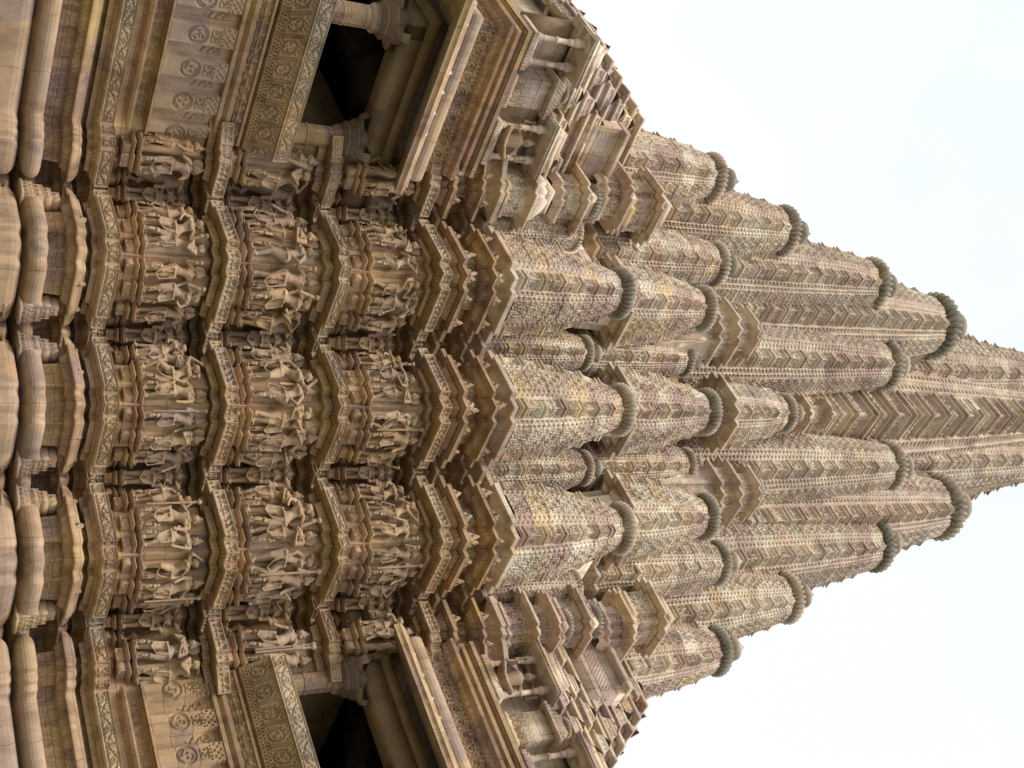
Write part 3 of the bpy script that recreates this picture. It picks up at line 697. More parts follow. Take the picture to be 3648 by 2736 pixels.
# seated deity for the roof niches
V, F = [], []
def c_(p, q, a, b): cap_mesh(V, F, p, q, a, b)
ell_mesh(V, F, (0, 0, .16), (.13, .11, .09)); c_((0, 0, .18), (.01, .02, .42), .085, .1); ell_mesh(V, F, (.01, .02, .43), (.12, .08, .07)); c_((0, .02, .46), (0, .03, .56), .035, .032)
ell_mesh(V, F, (0, .035, .60), (.055, .06, .07)); c_((0, .03, .64), (0, .02, .78), .055, .02); ell_mesh(V, F, (0, .1, .595), (.012, .015, .018))
for sx in (-1, 1):
    c_((sx*.07, .02, .13), (sx*.17, .15, .14), .062, .045); c_((sx*.17, .15, .14), (sx*.02, .19, .07), .04, .028); ell_mesh(V, F, (-sx*.01, .2, .06), (.05, .03, .022))
    c_((sx*.12, .02, .44), (sx*.2, .04, .32), .034, .028); c_((sx*.2, .04, .32), (sx*.17, .12, .42 if sx > 0 else .24), .026, .02); ell_mesh(V, F, (sx*.17, .13, .43 if sx > 0 else .23), (.026, .02, .03))
    c_((sx*.12, .0, .45), (sx*.25, .0, .5), .028, .022); c_((sx*.25, .0, .5), (sx*.24, .03, .64), .02, .018); ell_mesh(V, F, (sx*.24, .03, .67), (.03, .025, .035))
c_((-.2, -.02, .02), (.2, -.02, .02), .045, .045); DEITY = remesh(V, F, 'body', .011)

N_ST = 0
TIERS = [(6.56, .99, 'left statue row'), (8.24, 1.17, 'middle statue row'), (10.31, .95, 'right statue row')]
def statue(mesh, what, a, b, z, n, h, label, group='carved statues on the temple wall', cat='statue', att=None, yaw=0, wide=1.0):
    n = np.array(n, float); wx, wy, wz = W(a, b, z)
    ang = math.atan2(n[0]*AV[1]+n[1]*BV[1], n[0]*AV[0]+n[1]*BV[0]) - PI/2 + yaw
    r = empty('statue', (wx, wy, wz), ang, label, cat, group); r.scale = (1, 1, 1)
    o = bpy.data.objects.new('body', mesh); COL.objects.link(o); o.parent = r; o.scale = (h*wide*1.46, h*1.5, h*1.06)
    if att:
        for sx, m in att:
            k = bpy.data.objects.new('attendant', m); COL.objects.link(k); k.parent = r; k.location = (sx*h*.125, .07*h, 0); k.scale = (h,)*3
    return r
BAYS = [('left outermost pier', (2.52, -3.10), 'LL'), ('upper bay', (1.61, -1.58), 'F'), ('central bay', (0, 0), 'F'), ('lower bay', (-1.58, 1.61), 'F'), ('outermost pier', (-3.10, 2.52), 'RR')]
BN = {0: 'upper balcony pier', 1: 'upper bay', 2: 'central bay', 3: 'lower bay', 4: 'lower balcony pier'}
ORD = ['topmost', 'second', 'third', 'fourth', 'fifth', 'lowest']
last = None
for ti, (zf, hh, tn) in enumerate(TIERS):
    for bi, (_, (ta, tb), kind) in enumerate(BAYS):
        # stations: offsets from the bay corner to the point on the wall, normal
        if kind == 'F':
            st = [((-.24, -1.27), (1, 0), .26), ((-.16, -.80), (1, 0), .36), ((-.27, -.46), (1, 0), .27), ((-.46, -.27), (0, 1), .27), ((-.80, -.16), (0, 1), .36), ((-1.27, -.24), (0, 1), .26)]
        elif kind == 'LL': st = [((-.22, -.28), (1, 0), .32), ((-.42, -.22), (0, 1), .34)]
        else: st = [((-.22, -.42), (1, 0), .34), ((-.28, -.22), (0, 1), .32)]
        for si, ((da, db), n, bw) in enumerate(st):
            a, b = ta+da, tb+db; nn = np.array(n)
            bracket((a, b), n, zf, bw+.02, .2, .30 if ti else .28)
            i = random.randrange(len(STM)); 
            while i == last: i = random.randrange(len(STM))
            last = i; what, me, _ = STM[i]
            narrow = bw < .3
            att = [(random.choice((-1, 1)), random.choice((ATT, ATT2)))] if narrow else [(-1, random.choice((ATT, ATT2))), (1, random.choice((ATT, ATT2)))]
            h = hh*random.uniform(.94, 1.0)*(.95 if narrow else 1)
            lab = f'{what}, {ORD[si] if si < len(st)-1 or kind != "F" else "lowest"} on the {BN[bi]}, {tn}'
            statue(me, what, a+n[0]*.10, b+n[1]*.10, zf, n, h, lab, att=att, yaw=random.uniform(-.3, .3)+(.25 if n[0] else -.25)*(.6 if si in (2, 3) else .2), wide=1.0 if bw > .3 else .9)
# recess figures and beasts
RN = {0: 'recess above the upper bay', 1: 'recess above the central bay', 2: 'recess below the central bay', 3: 'recess below the lower bay'}
for ti, (zf, hh, tn) in enumerate(TIERS):
    for ri, (pa, pb) in enumerate(((1.60, -3.17), (0, -1.59), (-1.59, 0), (-3.17, 1.60))):
        bracket((pa-.28, pb-.28), (1, 1), zf-.06, .26, .2, .26)
        statue(POSTM, '', pa-.22, pb-.22, zf-.06, (1, 1), hh*.96, f'frontal figure, hands at chest, in the {RN[ri]}, {tn}', wide=1.0)
        for q in (0, 1):
            # beasts stand on the returns on both sides of the post
            if q == 0: p = (pa+.16, pb-.30) if False else (pa-.02, pb-.40); n = (1, .25)
            else: p = (pa-.40, pb-.02); n = (.25, 1)
            bracket((p[0]-.12, p[1]-.12), n, zf-.04, .24, .2, .26)
            statue(BEAST[-1 if q == 0 else 1], '', p[0]-.03, p[1]-.03, zf-.04, n, hh*.93,
                   f'rearing lion beast, {"upper" if q == 0 else "lower"} side of the {RN[ri]}, {tn}', cat='beast statue', group='rearing lion beasts in the recesses')

# ------------------------------------------------------------------ balconies
def refl(pts): return [(b, a) for a, b in pts][::-1]
BPLAN = [(5.2, -8.6), (5.2, -3.4), (2.5, -3.4)]
def balcony(mir):
    side = 'lower' if mir else 'upper'
    B = empty('balcony'); B.parent = T
    B['label'] = f'deep shaded balcony at the photo\'s {"bottom" if mir else "top"} edge'
    pl = [(b, a) for a, b in BPLAN][::-1] if mir else BPLAN
    def q(a, b, z): return (b, a, z) if mir else (a, b, z)
    def add(nm, prof, rel, mat, res=.013, smooth=False, plan=None, **kw):
        m = MB(); sweep(m, plan or pl, prof, rel, res=res, **kw); return m.build(nm, mat, B, smooth=smooth)
    def bx(m, a0, a1, b0, b1, z0, z1, t=0):
        if mir: m.box(b0, b1, a0, a1, z0, z1, t)
        else: m.box(a0, a1, b0, b1, z0, z1, t)
    add('base_moulding', [(.25, 6.15), (.25, 6.30), (.13, 6.33), (.10, 6.37), (.10, 6.40), (.20, 6.41), (.20, 6.58), (.08, 6.60), (.04, 6.62), (.04, 6.65), (.14, 6.66)], {5: H_figs(.06, .01, .2, 3)}, M_WALL)
    add('relief_panel', [(.19, 6.655), (.19, 7.66)], {0: H_pleats()}, M_BASE if not mir else M_WALL, .0105)
    add('mask_frieze', [(.19, 7.655), (.06, 7.66), (.05, 7.72), (.12, 7.74), (.03, 7.80), (.02, 7.86), (.06, 7.87), (-.03, 8.05), (-.02, 8.10), (.1, 8.11), (.1, 8.14)], {2: H_teeth(.01, .12, .2), 6: H_figs(.06, .004, .22, 6)}, M_WALL)
    add('seat_back', [(.02, 8.13), (-.08, 8.14), (-.32, 8.57)], {1: H_seat()}, M_WALL, .0105)
    add('top_rail', [(-.32, 8.57), (-.37, 8.57), (-.34, 8.84), (-.26, 8.87), (-.1, 8.87), (-.1, 8.6)], {1: H_scroll(.03, .03)}, M_BAND, .011)
    # floor, ceiling and the dark hall behind
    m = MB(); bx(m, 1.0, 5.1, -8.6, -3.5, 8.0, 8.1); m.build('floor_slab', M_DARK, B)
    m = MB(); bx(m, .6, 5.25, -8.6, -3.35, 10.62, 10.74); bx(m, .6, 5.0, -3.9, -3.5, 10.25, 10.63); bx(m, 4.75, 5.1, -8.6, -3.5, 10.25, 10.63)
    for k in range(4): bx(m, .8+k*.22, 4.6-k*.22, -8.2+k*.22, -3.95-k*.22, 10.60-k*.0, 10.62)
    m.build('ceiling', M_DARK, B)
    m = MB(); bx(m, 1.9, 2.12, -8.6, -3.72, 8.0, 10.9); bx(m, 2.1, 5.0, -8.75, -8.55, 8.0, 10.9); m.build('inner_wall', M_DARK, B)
    # pillars
    for k, (pa, pb) in enumerate(((4.92, -3.68), (2.72, -3.62), (4.92, -6.0))):
        m = MB(); w = .17
        def oct_(w0, w1, z0, z1, hf=None):
            n = 8; P = []
            for i in range(n+1):
                t = PI/8+i*PI/4; P.append((math.cos(t), math.sin(t)))
            for i in range(n):
                A0, A1 = P[i], P[i+1]; r0, r1 = w0/math.cos(PI/8), w1/math.cos(PI/8)
                m.patch((A0[0]*r0, A0[1]*r0, z0), (A1[0]*r0, A1[1]*r0, z0), (A1[0]*r1, A1[1]*r1, z1), (A0[0]*r1, A0[1]*r1, z1), hf, .014)
            
        m.box(-w*1.15, w*1.15, -w*1.15, w*1.15, 0, .15); oct_(w, w, .15, .95, H_medal(.014, .13)); oct_(w*1.06, w*1.06, .48, .52)
        oct_(w*1.05, w*1.3, .95, 1.02); pm = m; m = MB(); oct_(w*1.3, w*1.3, 1.02, 1.08); oct_(w*1.15, w*1.7, 1.08, 1.17); oct_(w*1.7, w*1.7, 1.17, 1.20); oct_(w*1.5, w*2.0, 1.20, 1.31); oct_(w*2.0, w*2.0, 1.31, 1.35)
        m.box(-w*1.5, w*1.5, -w*1.5, w*1.5, 1.345, 1.50)
        o = pm.build('pillar', M_WALL, B, q(pa, pb, 8.72)); m.build('capital', M_SHADE, o)
        for kk in range(4):     # bracket capital with a flying figure
            mm = MB(); c, s_ = math.cos(kk*PI/2), math.sin(kk*PI/2)
            P = [(.12, 1.22), (.30, 1.30), (.48, 1.38), (.52, 1.50), (.12, 1.50)]
            for sd in (-.08, .08):
                pass
            V = [];
            for x, z in P:
                for y in (-.08, .08): V.append((c*x-s_*y, s_*x+c*y, z))
            F = [(0, 1, 3, 2), (2, 3, 5, 4), (4, 5, 7, 6), (6, 7, 9, 8), (8, 9, 1, 0), (0, 2, 4, 8), (1, 9, 5, 3), (4, 6, 8, 8), (5, 9, 7, 7)]
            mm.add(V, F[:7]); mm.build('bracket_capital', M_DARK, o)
    # eave: drooping slab with a scalloped upstand and a rolled ridge behind it
    ep = [(5.2, -8.6), (5.2, -3.4), (2.45, -3.4)]; epl = [(b, a) for a, b in ep][::-1] if mir else ep
    m = MB(); sweep(m, epl, [(.12, 10.98), (-.2, 10.86), (-.76, 10.60), (-.80, 10.60), (-.82, 10.70), (-.70, 10.82), (-.55, 10.93)], {1: H_rough(.012, 4), 3: H_rough(.02, 8)}, res=.03)
    ends = [(.12, 10.98), (-.2, 10.86), (-.76, 10.60), (-.80, 10.60), (-.82, 10.70), (-.70, 10.82), (-.55, 10.93)]
    for j in range(1, 5):
        p = [ends[0], ends[j], ends[j+1]]; vv = [q(2.45, -3.4-d, z) for d, z in p]; m.quad(vv[0], vv[1], vv[2], vv[2])
    m.build('eave', M_WALL, B)
    m = MB(); pe = [(5.72, -8.6), (5.72, -2.88)]
    def scal(p0, p1, nn, n_):
        p0 = np.array(p0); p1 = np.array(p1); L = np.linalg.norm(p1-p0); e = (p1-p0)/L; nr = np.array(nn)
        x = 0; k = 0
        while x < L-.12:
            w = min(random.uniform(.36, .46), L-x); hh = random.uniform(.09, .15); a = p0+e*x; b = p0+e*(x+w)
            N = 10
            for i in range(N):
                t0, t1 = i/N, (i+1)/N
                z = [10.74+hh*(1-.75*math.sin(PI*t)**.7) if not (.0 < t < .05) else 10.74+hh for t in (t0, t1)]
                A = a+(b-a)*t0; Bq = a+(b-a)*t1
                V = [(*A, 10.66), (*Bq, 10.66), (*Bq, z[1]), (*A, z[0])]; W_ = [(v[0]-nr[0]*.12, v[1]-nr[1]*.12, v[2]+.03) for v in V]
                if mir: V = [(v[1], v[0], v[2]) for v in V]; W_ = [(v[1], v[0], v[2]) for v in W_]
                m.add(V+W_, [(0, 1, 2, 3), (7, 6, 5, 4), (3, 2, 6, 7), (0, 3, 7, 4), (1, 5, 6, 2)])
            x += w; k += 1
    scal((5.9, -2.70), (2.5, -2.70), (0, 1), 8); scal((5.9, -8.5), (5.9, -2.72), (1, 0), 12)
    m.build('scalloped_edge', M_ROOF, B)
    m = MB(); n_ = 10; pr = [(-.30-.17*math.sin(PI*t/n_*.5+PI*.25*0)*1.0 if False else -.17-.24*math.sin(PI*(t/n_)), 10.90+.42*(1-math.cos(PI*t/n_))/2) for t in range(n_+1)]
    sweep(m, epl, pr+[(.05, 11.3)]); m.build('rolled_ridge', M_BASE, B, smooth=True)
    add('lattice_frieze', [(-.14, 11.26), (-.14, 11.665)], {0: H_lattice(.06, .25, 2)}, M_WALL)
    add('roof_cornice', [(-.10, 11.66), (-.17, 11.67), (-.22, 11.745), (-.33, 11.79), (-.34, 11.85), (-.20, 11.9), (-.02, 11.93), (-.02, 12.04), (-.14, 12.06), (-.14, 12.13), (-.02, 12.14), (-.18, 12.22), (-.18, 12.30), (-.1, 12.32), (.5, 12.33)], {1: H_beads(.035, .13), 6: H_figs(.05, .01, .16, 3), 9: H_teeth(.02, .09, .4)}, M_WALL)
    return B
balU = balcony(False); balL = balcony(True)

# ------------------------------------------------------------------ balcony roofs: niches, small towers and stepped gables
def roof(mir):
    Rf = empty('balcony_roof'); Rf.parent = T
    Rf['label'] = f'stepped gabled roof above the balcony at the photo\'s {"bottom" if mir else "top"} edge'
    def q(a, b, z): return (b, a, z) if mir else (a, b, z)
    def bx(m, a0, a1, b0, b1, z0, z1, t=0):
        if mir: m.box(b0, b1, a0, a1, z0, z1, t)
        else: m.box(a0, a1, b0, b1, z0, z1, t)
    def pf(m, a0, b0, a1, b1, z0, z1, hf, res=.014):    # carved vertical face from (a0,b0) to (a1,b1); outward as for the plan
        p = [(a0, b0, z0), (a1, b1, z0), (a1, b1, z1), (a0, b0, z1)]
        if mir: p = [(y, x, z) for x, y, z in p]; p = [p[1], p[0], p[3], p[2]]
        m.patch(*p, hf, res)
    core = MB(); bx(core, 1.5, 5.0, -8.6, -3.75, 12.3, 13.45)
    core.build('roof_core', M_ROOF, Rf)
    def niche(a0, a1, bf, z0, z1, k):
        """open pillared niche on the side face; bf is the outer plane"""
        m = MB(); bx(m, a0-.06, a1+.06, bf-.55, bf+.06, z0, z0+.09, .0); bx(m, a0-.02, a1+.02, bf-.55, bf+.02, z0+.092, z0+.15)
        pf(m, a1+.062, bf+.063, a0-.062, bf+.063, z0+.005, z0+.085, H_teeth(.012, .06, .4))
        o = m.build('niche', M_ROOF, Rf)
        for px in (a0+.06, a1-.06):
            pr = [(.055, 0, 0), (.075, .01, 0), (.075, .06, 0), (.05, .08, 0), (.062, .1, 0), (.05, .13, 0), (.048, .38, 0), (.062, .39, 0), (.062, .42, 0), (.048, .43, 0), (.046, .66, 0), (.062, .67, 0), (.062, .69, 0), (.05, .7, 0), (.07, .8, 0), (.085, .86, 0), (.06, .9, 0), (.085, .96, 0), (.1, 1.0, 0)]
            hh = z1-z0-.15; mm = lathe_m([(r, z*hh, 0) for r, z, _ in pr], 16); mm.build('niche_pillar', M_ROOF, o, q(px, bf-.07, z0+.15), smooth=True)
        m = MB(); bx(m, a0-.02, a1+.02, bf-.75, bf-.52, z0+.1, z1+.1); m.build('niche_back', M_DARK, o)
        m = MB(); E = .17
        for (e, za, zb, t) in ((E, z1, z1+.05, -.0), (E+.02, z1+.052, z1+.11, .03), (E-.05, z1+.11, z1+.22, .07), (E-.14, z1+.215, z1+.38, .08), (E-.24, z1+.375, z1+.5, .05)):
            bx(m, a0-e, a1+e, bf-.7, bf+e, za, zb, t)
        pf(m, a1+E-.1, bf+E-.085, a0-E+.1, bf+E-.085, z1+.12, z1+.2, H_lattice(.02, .1))
        m.build('niche_roof', M_ROOF if mir else M_SPIRE, o)
        return o
    niche(2.86, 3.62, -3.28, 12.34, 13.42, 0)
    niche(4.75, 5.32, -3.28, 12.34, 13.42, 1)
    statue(DEITY, '', *( (-3.42, 3.24) if mir else (3.24, -3.42)), 12.5, (1, 0) if mir else (0, 1), 1.0,
           f'seated crowned deity in the pillared roof niche above the {"lower" if mir else "upper"} balcony', group='seated deities in the roof niches', yaw=.3 if mir else -.3)
    # small shrine models between the niches
    def shrine(a0, a1, bf, z0, hts, k, wide=.0, fin=True, depth=.7, mat=None):
        m = MB(); z = z0; c = (a0+a1)/2; w = (a1-a0)/2
        bx(m, a0-.04, a1+.04, bf-depth, bf+.04, z, z+.08); bx(m, a0, a1, bf-depth, bf, z+.08, z+hts)
        pf(m, a1, bf+.004, a0, bf+.004, z+.10, z+hts-.02, H_lattice(.06, .25, k), .013); pf(m, a1+.004, bf-depth, a1+.004, bf, z+.1, z+hts-.02, H_lattice(.06, .25, k+1), .013)
        z += hts
        for j in range(5):
            e = .12-j*.0-(w+.12)*j*.13; zz = .065
            bx(m, a0-e, a1+e, bf-depth-0*e, bf+e, z, z+zz, .02)
            pf(m, a1+e-.02, bf+e-.008, a0-e+.02, bf+e-.008, z+.008, z+zz-.004, H_teeth(.02, .075, .35), .013)
            z += zz*1.12
        o = m.build('small_shrine', mat or M_ROOF, Rf)
        if fin:
            link(amal_mesh(24), 'amalaka', o, q(c, bf-.22, z+.05), w*.62); link(fin_m, 'finial', o, q(c, bf-.22, z+.1), w*.6)
        return o
    shrine(3.95, 4.5, -3.33, 12.34, .80, 1, mat=M_ROOF)
    # stepped pile of gabled blocks
    for k in range(6):
        z = 13.45+k*.56; a1 = 5.25-.43*k; b1 = -3.55-.32*k
        m = MB(); bx(m, 1.2+.1*k, a1-.12, -8.6+.2*k, b1-.12, z-.05, z+.52); bx(m, 1.2+.1*k, a1, -8.6+.2*k, b1, z+.46, z+.54, .02)
        m.build('roof_tier', M_ROOF, Rf)
        x = a1-.1
        def block(a0, a1_, b0, b1_, s, nrm):
            mm = MB(); zt = z+.10
            bx(mm, a0, a1_, b0, b1_, zt-.15, zt+.10); ee = .05
            bx(mm, a0-ee, a1_+ee, b0-ee, b1_+ee, zt+.102, zt+.16, .01)
            w = min(a1_-a0, b1_-b0) if False else None
            # pitched gable on top, front carved
            if nrm == 'b':
                c = (a0+a1_)/2; zz0 = zt+.162; zz1 = zt+.47*s; V = [(a0, b1_, zz0), (a1_, b1_, zz0), (a1_*.6+c*.4, b1_, (zz0+zz1)/2+.03), (c, b1_, zz1), (a0*.6+c*.4, b1_, (zz0+zz1)/2+.03)]
                D = (0, -.28)
            else:
                c = (b0+b1_)/2; zz0 = zt+.162; zz1 = zt+.47*s; V = [(a1_, b0, zz0), (a1_, b1_, zz0), (a1_, b1_*.6+c*.4, (zz0+zz1)/2+.03), (a1_, c, zz1), (a1_, b0*.6+c*.4, (zz0+zz1)/2+.03)]
                D = (-.28, 0)
            Bk = [(v[0]+D[0], v[1]+D[1], v[2]) for v in V]; A = [q(*v) for v in V+Bk]
            mm.add(A, [(0, 1, 2, 4), (2, 3, 4, 4), (1, 6, 7, 2), (2, 7, 8, 3), (3, 8, 9, 4), (4, 9, 5, 0)])
            if nrm == 'b': pf(mm, a1_-.01, b1_+.006, a0+.01, b1_+.006, zt-.14, zt+.095, H_lattice(.055, .2, k)); pf(mm, a1_*.7+c*.3, b1_+.007, a0*.7+c*.3, b1_+.007, zz0, zz0+(zz1-zz0)*.45, H_lattice(.03, .09, k+2))
            else: pf(mm, a1_+.006, b0+.01, a1_+.006, b1_-.01, zt-.14, zt+.095, H_lattice(.055, .2, k)); pf(mm, a1_+.007, b0*.7+c*.3, a1_+.007, b1_*.7+c*.3, zz0, zz0+(zz1-zz0)*.45, H_lattice(.03, .09, k+2))
            return mm.build('gable_block', M_ROOF, Rf)
        n = 0
        while x > 2.45+.02*k:
            w = random.uniform(.50, .68)
            if random.random() < .92: block(x-w+.07, x-.05, b1-.3, b1+random.uniform(-.02, .16), random.uniform(.8, 1.2), 'b')
            x -= w+.04; n += 1
        y = b1-.1; n = 0
        while y > -6.4 and n < 4:
            w = random.uniform(.5, .66); block(a1-.25, a1+random.uniform(-.02, .1), y-w+.05, y-.05, random.uniform(.8, 1.2), 'a'); y -= w+.04; n += 1
    return Rf
roofU = roof(False); roofL = roof(True)

# towers over the narrow outer piers
def outer_tower(mir):
    O = empty('pier_tower'); O.parent = T
    O['label'] = f'stack of eaved shrine boxes over the narrow pier by the {"lower" if mir else "upper"} balcony'
    def q(a, b, z): return (b, a, z) if mir else (a, b, z)
    def shr(ca, cb, w, z0, hb, roofs, mat, pk=0, amal_=True, bell=False):
        pl = [(x+(cb if mir else ca), y+(ca if mir else cb)) for x, y in pier_plan(w)]
        m = MB(); sweep(m, pl, [(.1, z0-.12), (.03, z0-.03), (0, z0), (0, z0+.06), (.08, z0+.07), (.08, z0+hb), (.04, z0+hb+.02), (-.12, z0+hb+.07), (-.12, z0+hb+.11), (.02, z0+hb+.15)], {4: H_lattice(.065, .27, pk), 6: H_teeth(.012, .06, .3)}, closed=True)
        z = z0+hb+.15; d = .02
        if bell:
            prf = [(.03, z)]
            for t in np.linspace(.1, 1, 6): prf.append((.03+w*.55*t**2.2, z+.52*t))
            sweep(m, pl, prf+[(w*.9, z+.53)], {}, closed=True); z += .53
        else:
            for j in range(roofs):
                e = d+w*.16*j; sweep(m, pl, [(e, z), (e, z+.045), (e+w*.1, z+.075)], {0: H_teeth(.02, .08, .3)}, closed=True); z += .085
        top = w*.5; bxm = (cb if mir else ca, ca if mir else cb); m.box(bxm[0]-top, bxm[0]+top, bxm[1]-top, bxm[1]+top, z-.15, z)
        o = m.build('shrine_box', mat, O)
        if amal_: link(amal_mesh(24), 'amalaka', o, (*bxm, z+.08), w*.62)
        return o
    shr(2.12, -3.52, .50, 12.98, .44, 0, M_SPIRE, 1, False, bell=not mir)
    if mir: shr(2.12, -3.52, .44, 13.62, .3, 4, M_SPIRE, 8)
    shr(1.95, -3.75, .50, 14.32, .42, 4, M_SPIRE, 2)
    shr(1.95, -4.0, .50, 15.45, .4, 3, M_SPIRE, 4, False)
    shr(1.6, -4.3, .56, 16.35, .55, 5, M_SPIRE, 6, False)
    m = MB()      # chequer-carved parapet
    a0, a1, b1 = 2.0, 3.4, -4.05
    p = [(a1, b1, 14.9), (a0, b1, 14.9), (a0, b1, 15.5), (a1, b1, 15.5)]
    if mir: p = [(y, x, z) for x, y, z in p]; p = [p[1], p[0], p[3], p[2]]
    def chk(u, v, U, V): return -.03*((np.sin(u*2*PI/.085) > .1) ^ (np.sin(v*2*PI/.085) > .1))*1.0*(v > .08)*(v < V-.08)*(u > .1)*(u < U-.1)
    m.patch(*p, chk, .014)
    if mir: m.box(-6, b1-.01, a0, a1, 14.6, 15.5); m.box(b1-.3, b1+.14, a0-.1, a1, 15.5, 15.62)
    else: m.box(a0, a1, -6, b1-.01, 14.6, 15.5); m.box(a0-.1, a1, b1-.3, b1+.14, 15.5, 15.62)
    m.build('parapet', M_ROOF, O)
outer_tower(False); outer_tower(True)

# pillared niches on top of the second-row spires and in front of the main spire
def top_niche(a, b, z, w, h, label):
    m = MB(); pl = [(x+a, y+b) for x, y in pier_plan(w)]
    sweep(m, pl, [(.1, z-1.6), (.08, z-.06), (-.02, z-.02), (-.02, z+.03), (.12, z+.05), (.14, z+h), (.08, z+h+.02), (-.01, z+h+.06), (-.01, z+h+.1), (.08, z+h+.14), (.06, z+h+.2), (.16, z+h+.22), (.16, z+h+.3), (.3, z+h+.36)],
          {0: H_figs(.05, .01, .16), 4: H_figs(.07, .01, .15, 3), 6: H_teeth(.012, .06, .3), 11: H_teeth(.02, .08, .4)}, closed=True)
    z2 = z+h+.30; w2 = w*.78; p2 = [(x+a, y+b) for x, y in pier_plan(w2)]; h2_ = h*.8
    sweep(m, p2, [(.12, z2), (.12, z2+h2_), (.06, z2+h2_+.02), (-.02, z2+h2_+.07), (-.02, z2+h2_+.11), (.06, z2+h2_+.15), (.03, z2+h2_+.2), (.12, z2+h2_+.22), (.12, z2+h2_+.28), (.2, z2+h2_+.3), (.2, z2+h2_+.36), (.34, z2+h2_+.42)], {0: H_figs(.07, .01, .12, 4), 2: H_teeth(.012, .06, .3), 5: H_teeth(.02, .08, .4), 7: H_teeth(.02, .08, .4)}, closed=True)
    t = w*.5; m.box(a-t, a+t, b-t, b+t, z+h+.2, z+h+.37); h = h+h2_+.26; w = w*.9; t = w*.42; m.box(a-t, a+t, b-t, b+t, z+h+.2, z+h+.40)
    o = m.build('crowning_niche', M_HIGH, T, label=label)
    link(amal_mesh(24), 'amalaka', o, (a, b, z+h+.44), w*.5); link(fin_m, 'finial', o, (a, b, z+h+.5), w*.7)
top_niche(-.75, -3.25, 19.2, .70, .45, 'eaved niche on top of the upper bay\'s twin-spire stack')
top_niche(-3.25, -.75, 19.2, .70, .45, 'eaved niche on top of the lower bay\'s twin-spire stack')
top_niche(-2.85, -2.85, 22.5, .44, .6, 'eaved niche between the small central spire and the main spire')

# inner masonry core so nothing shows through between the spires
m = MB(); m.box(-10, -.9, -10, -.9, 4, 13.0); m.box(-8.5, .9, -7.6, -3.1, 12.3, 15.6); m.box(-7.6, -3.1, -8.5, .9, 12.3, 15.6); m.box(-8.6, -1.5, -8.6, -1.5, 12.9, 15.9); m.box(-8.4, -2.3, -8.4, -2.3, 15.8, 18.8); m.box(-8, -.4, -7.2, -3.9, 15.5, 18.2); m.box(-7.2, -3.9, -8, -.4, 15.5, 18.2)
m.box(-8.6, 1.2, -8.6, -4.2, 12.3, 15.8); m.box(-8.6, -4.2, -8.6, 1.2, 12.3, 15.8)
m.build('masonry_core', M_SPIRE, T)

# ------------------------------------------------------------------ ground
g = MB(); g.grid(np.stack(np.meshgrid(np.linspace(-600, 600, 41), np.linspace(-600, 600, 41), indexing='xy') + [np.zeros((41, 41))], -1))
go = g.build('ground', M_PLAT); go['kind'] = 'structure'

# ------------------------------------------------------------------ camera (lens and tilt as of a hand-held portrait shot, stored sideways)
th, roll = 0.53204, 0.01983; cr, sr = math.cos(roll), math.sin(roll); ct, st_ = math.cos(th), math.sin(th)
def c2w(c):
    a0 = cr*c[0]-sr*c[1]; a1 = sr*c[0]+cr*c[1]; a2 = c[2]
    return Vector((a0, ct*a2-st_*a1, ct*a1+st_*a2))
X = c2w((0, 1, 0)); Y = -c2w((1, 0, 0)); Zc = -c2w((0, 0, 1))
cam = bpy.data.cameras.new('camera'); co = bpy.data.objects.new('camera', cam); COL.objects.link(co)
Mx = Matrix((X, Y, Zc)).transposed().to_4x4(); Mx.translation = (0, 0, 1.6); co.matrix_world = Mx
cam.sensor_width = 36; cam.lens = 36*4534.78/3648; cam.clip_end = 2000; sc.camera = co

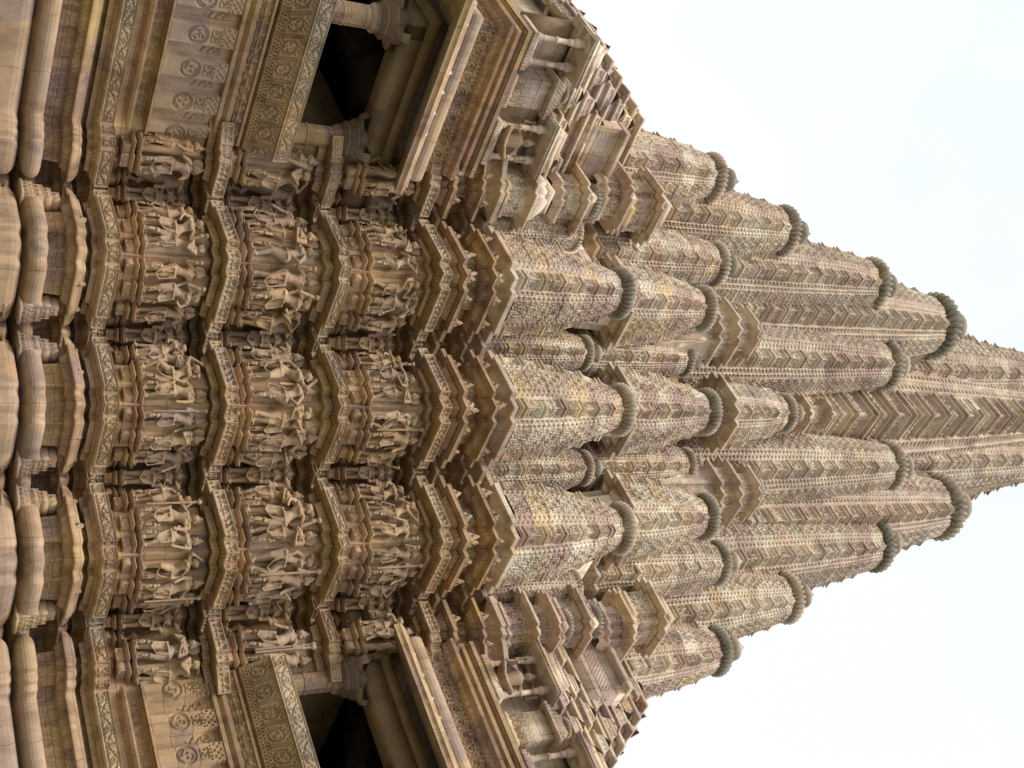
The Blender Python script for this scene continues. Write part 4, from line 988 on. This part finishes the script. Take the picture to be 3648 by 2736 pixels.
# ------------------------------------------------------------------ light: bright overcast
wd = bpy.data.worlds.new('World'); sc.world = wd; wd.use_nodes = True; nt = wd.node_tree; nt.nodes.clear()
out = nt.nodes.new('ShaderNodeOutputWorld'); sky = nt.nodes.new('ShaderNodeTexSky'); sky.sky_type = 'NISHITA'; sky.sun_disc = False
SE, SA = math.radians(58), math.radians(205)
sky.sun_elevation = SE; sky.sun_rotation = SA; sky.air_density = 1.0; sky.dust_density = 3
bg1 = nt.nodes.new('ShaderNodeBackground'); bg1.inputs[1].default_value = .05; nt.links.new(sky.outputs[0], bg1.inputs[0])
tc = nt.nodes.new('ShaderNodeTexCoord'); ns = nt.nodes.new('ShaderNodeTexNoise'); ns.inputs['Scale'].default_value = 1.6; ns.inputs['Detail'].default_value = 4
nt.links.new(tc.outputs['Generated'], ns.inputs['Vector'])
rp = nt.nodes.new('ShaderNodeValToRGB'); rp.color_ramp.elements[0].position = .30; rp.color_ramp.elements[0].color = (.83, .905, .93, 1); rp.color_ramp.elements[1].position = .52; rp.color_ramp.elements[1].color = (1, 1, 1, 1)
nt.links.new(ns.outputs['Fac'], rp.inputs[0])
bg2 = nt.nodes.new('ShaderNodeBackground'); bg2.inputs[1].default_value = .70; nt.links.new(rp.outputs[0], bg2.inputs[0])
ad = nt.nodes.new('ShaderNodeAddShader'); nt.links.new(bg1.outputs[0], ad.inputs[0]); nt.links.new(bg2.outputs[0], ad.inputs[1]); nt.links.new(ad.outputs[0], out.inputs[0])
sl = bpy.data.lights.new('sun', 'SUN'); sl.energy = 2.0; sl.angle = math.radians(16); sl.color = (1, .96, .9); so = bpy.data.objects.new('sun', sl); COL.objects.link(so)
d = Vector((math.cos(SE)*math.sin(SA), math.cos(SE)*math.cos(SA), math.sin(SE)))   # direction towards the sun
so.rotation_euler = d.to_track_quat('Z', 'Y').to_euler(); so.location = (0, -10, 40)
sc.view_settings.view_transform = 'Standard'; sc.view_settings.look = 'None'; sc.view_settings.exposure = 0.4; sc.view_settings.gamma = 1
sc.render.engine = 'CYCLES'; sc.cycles.max_bounces = 6; sc.cycles.use_denoising = True
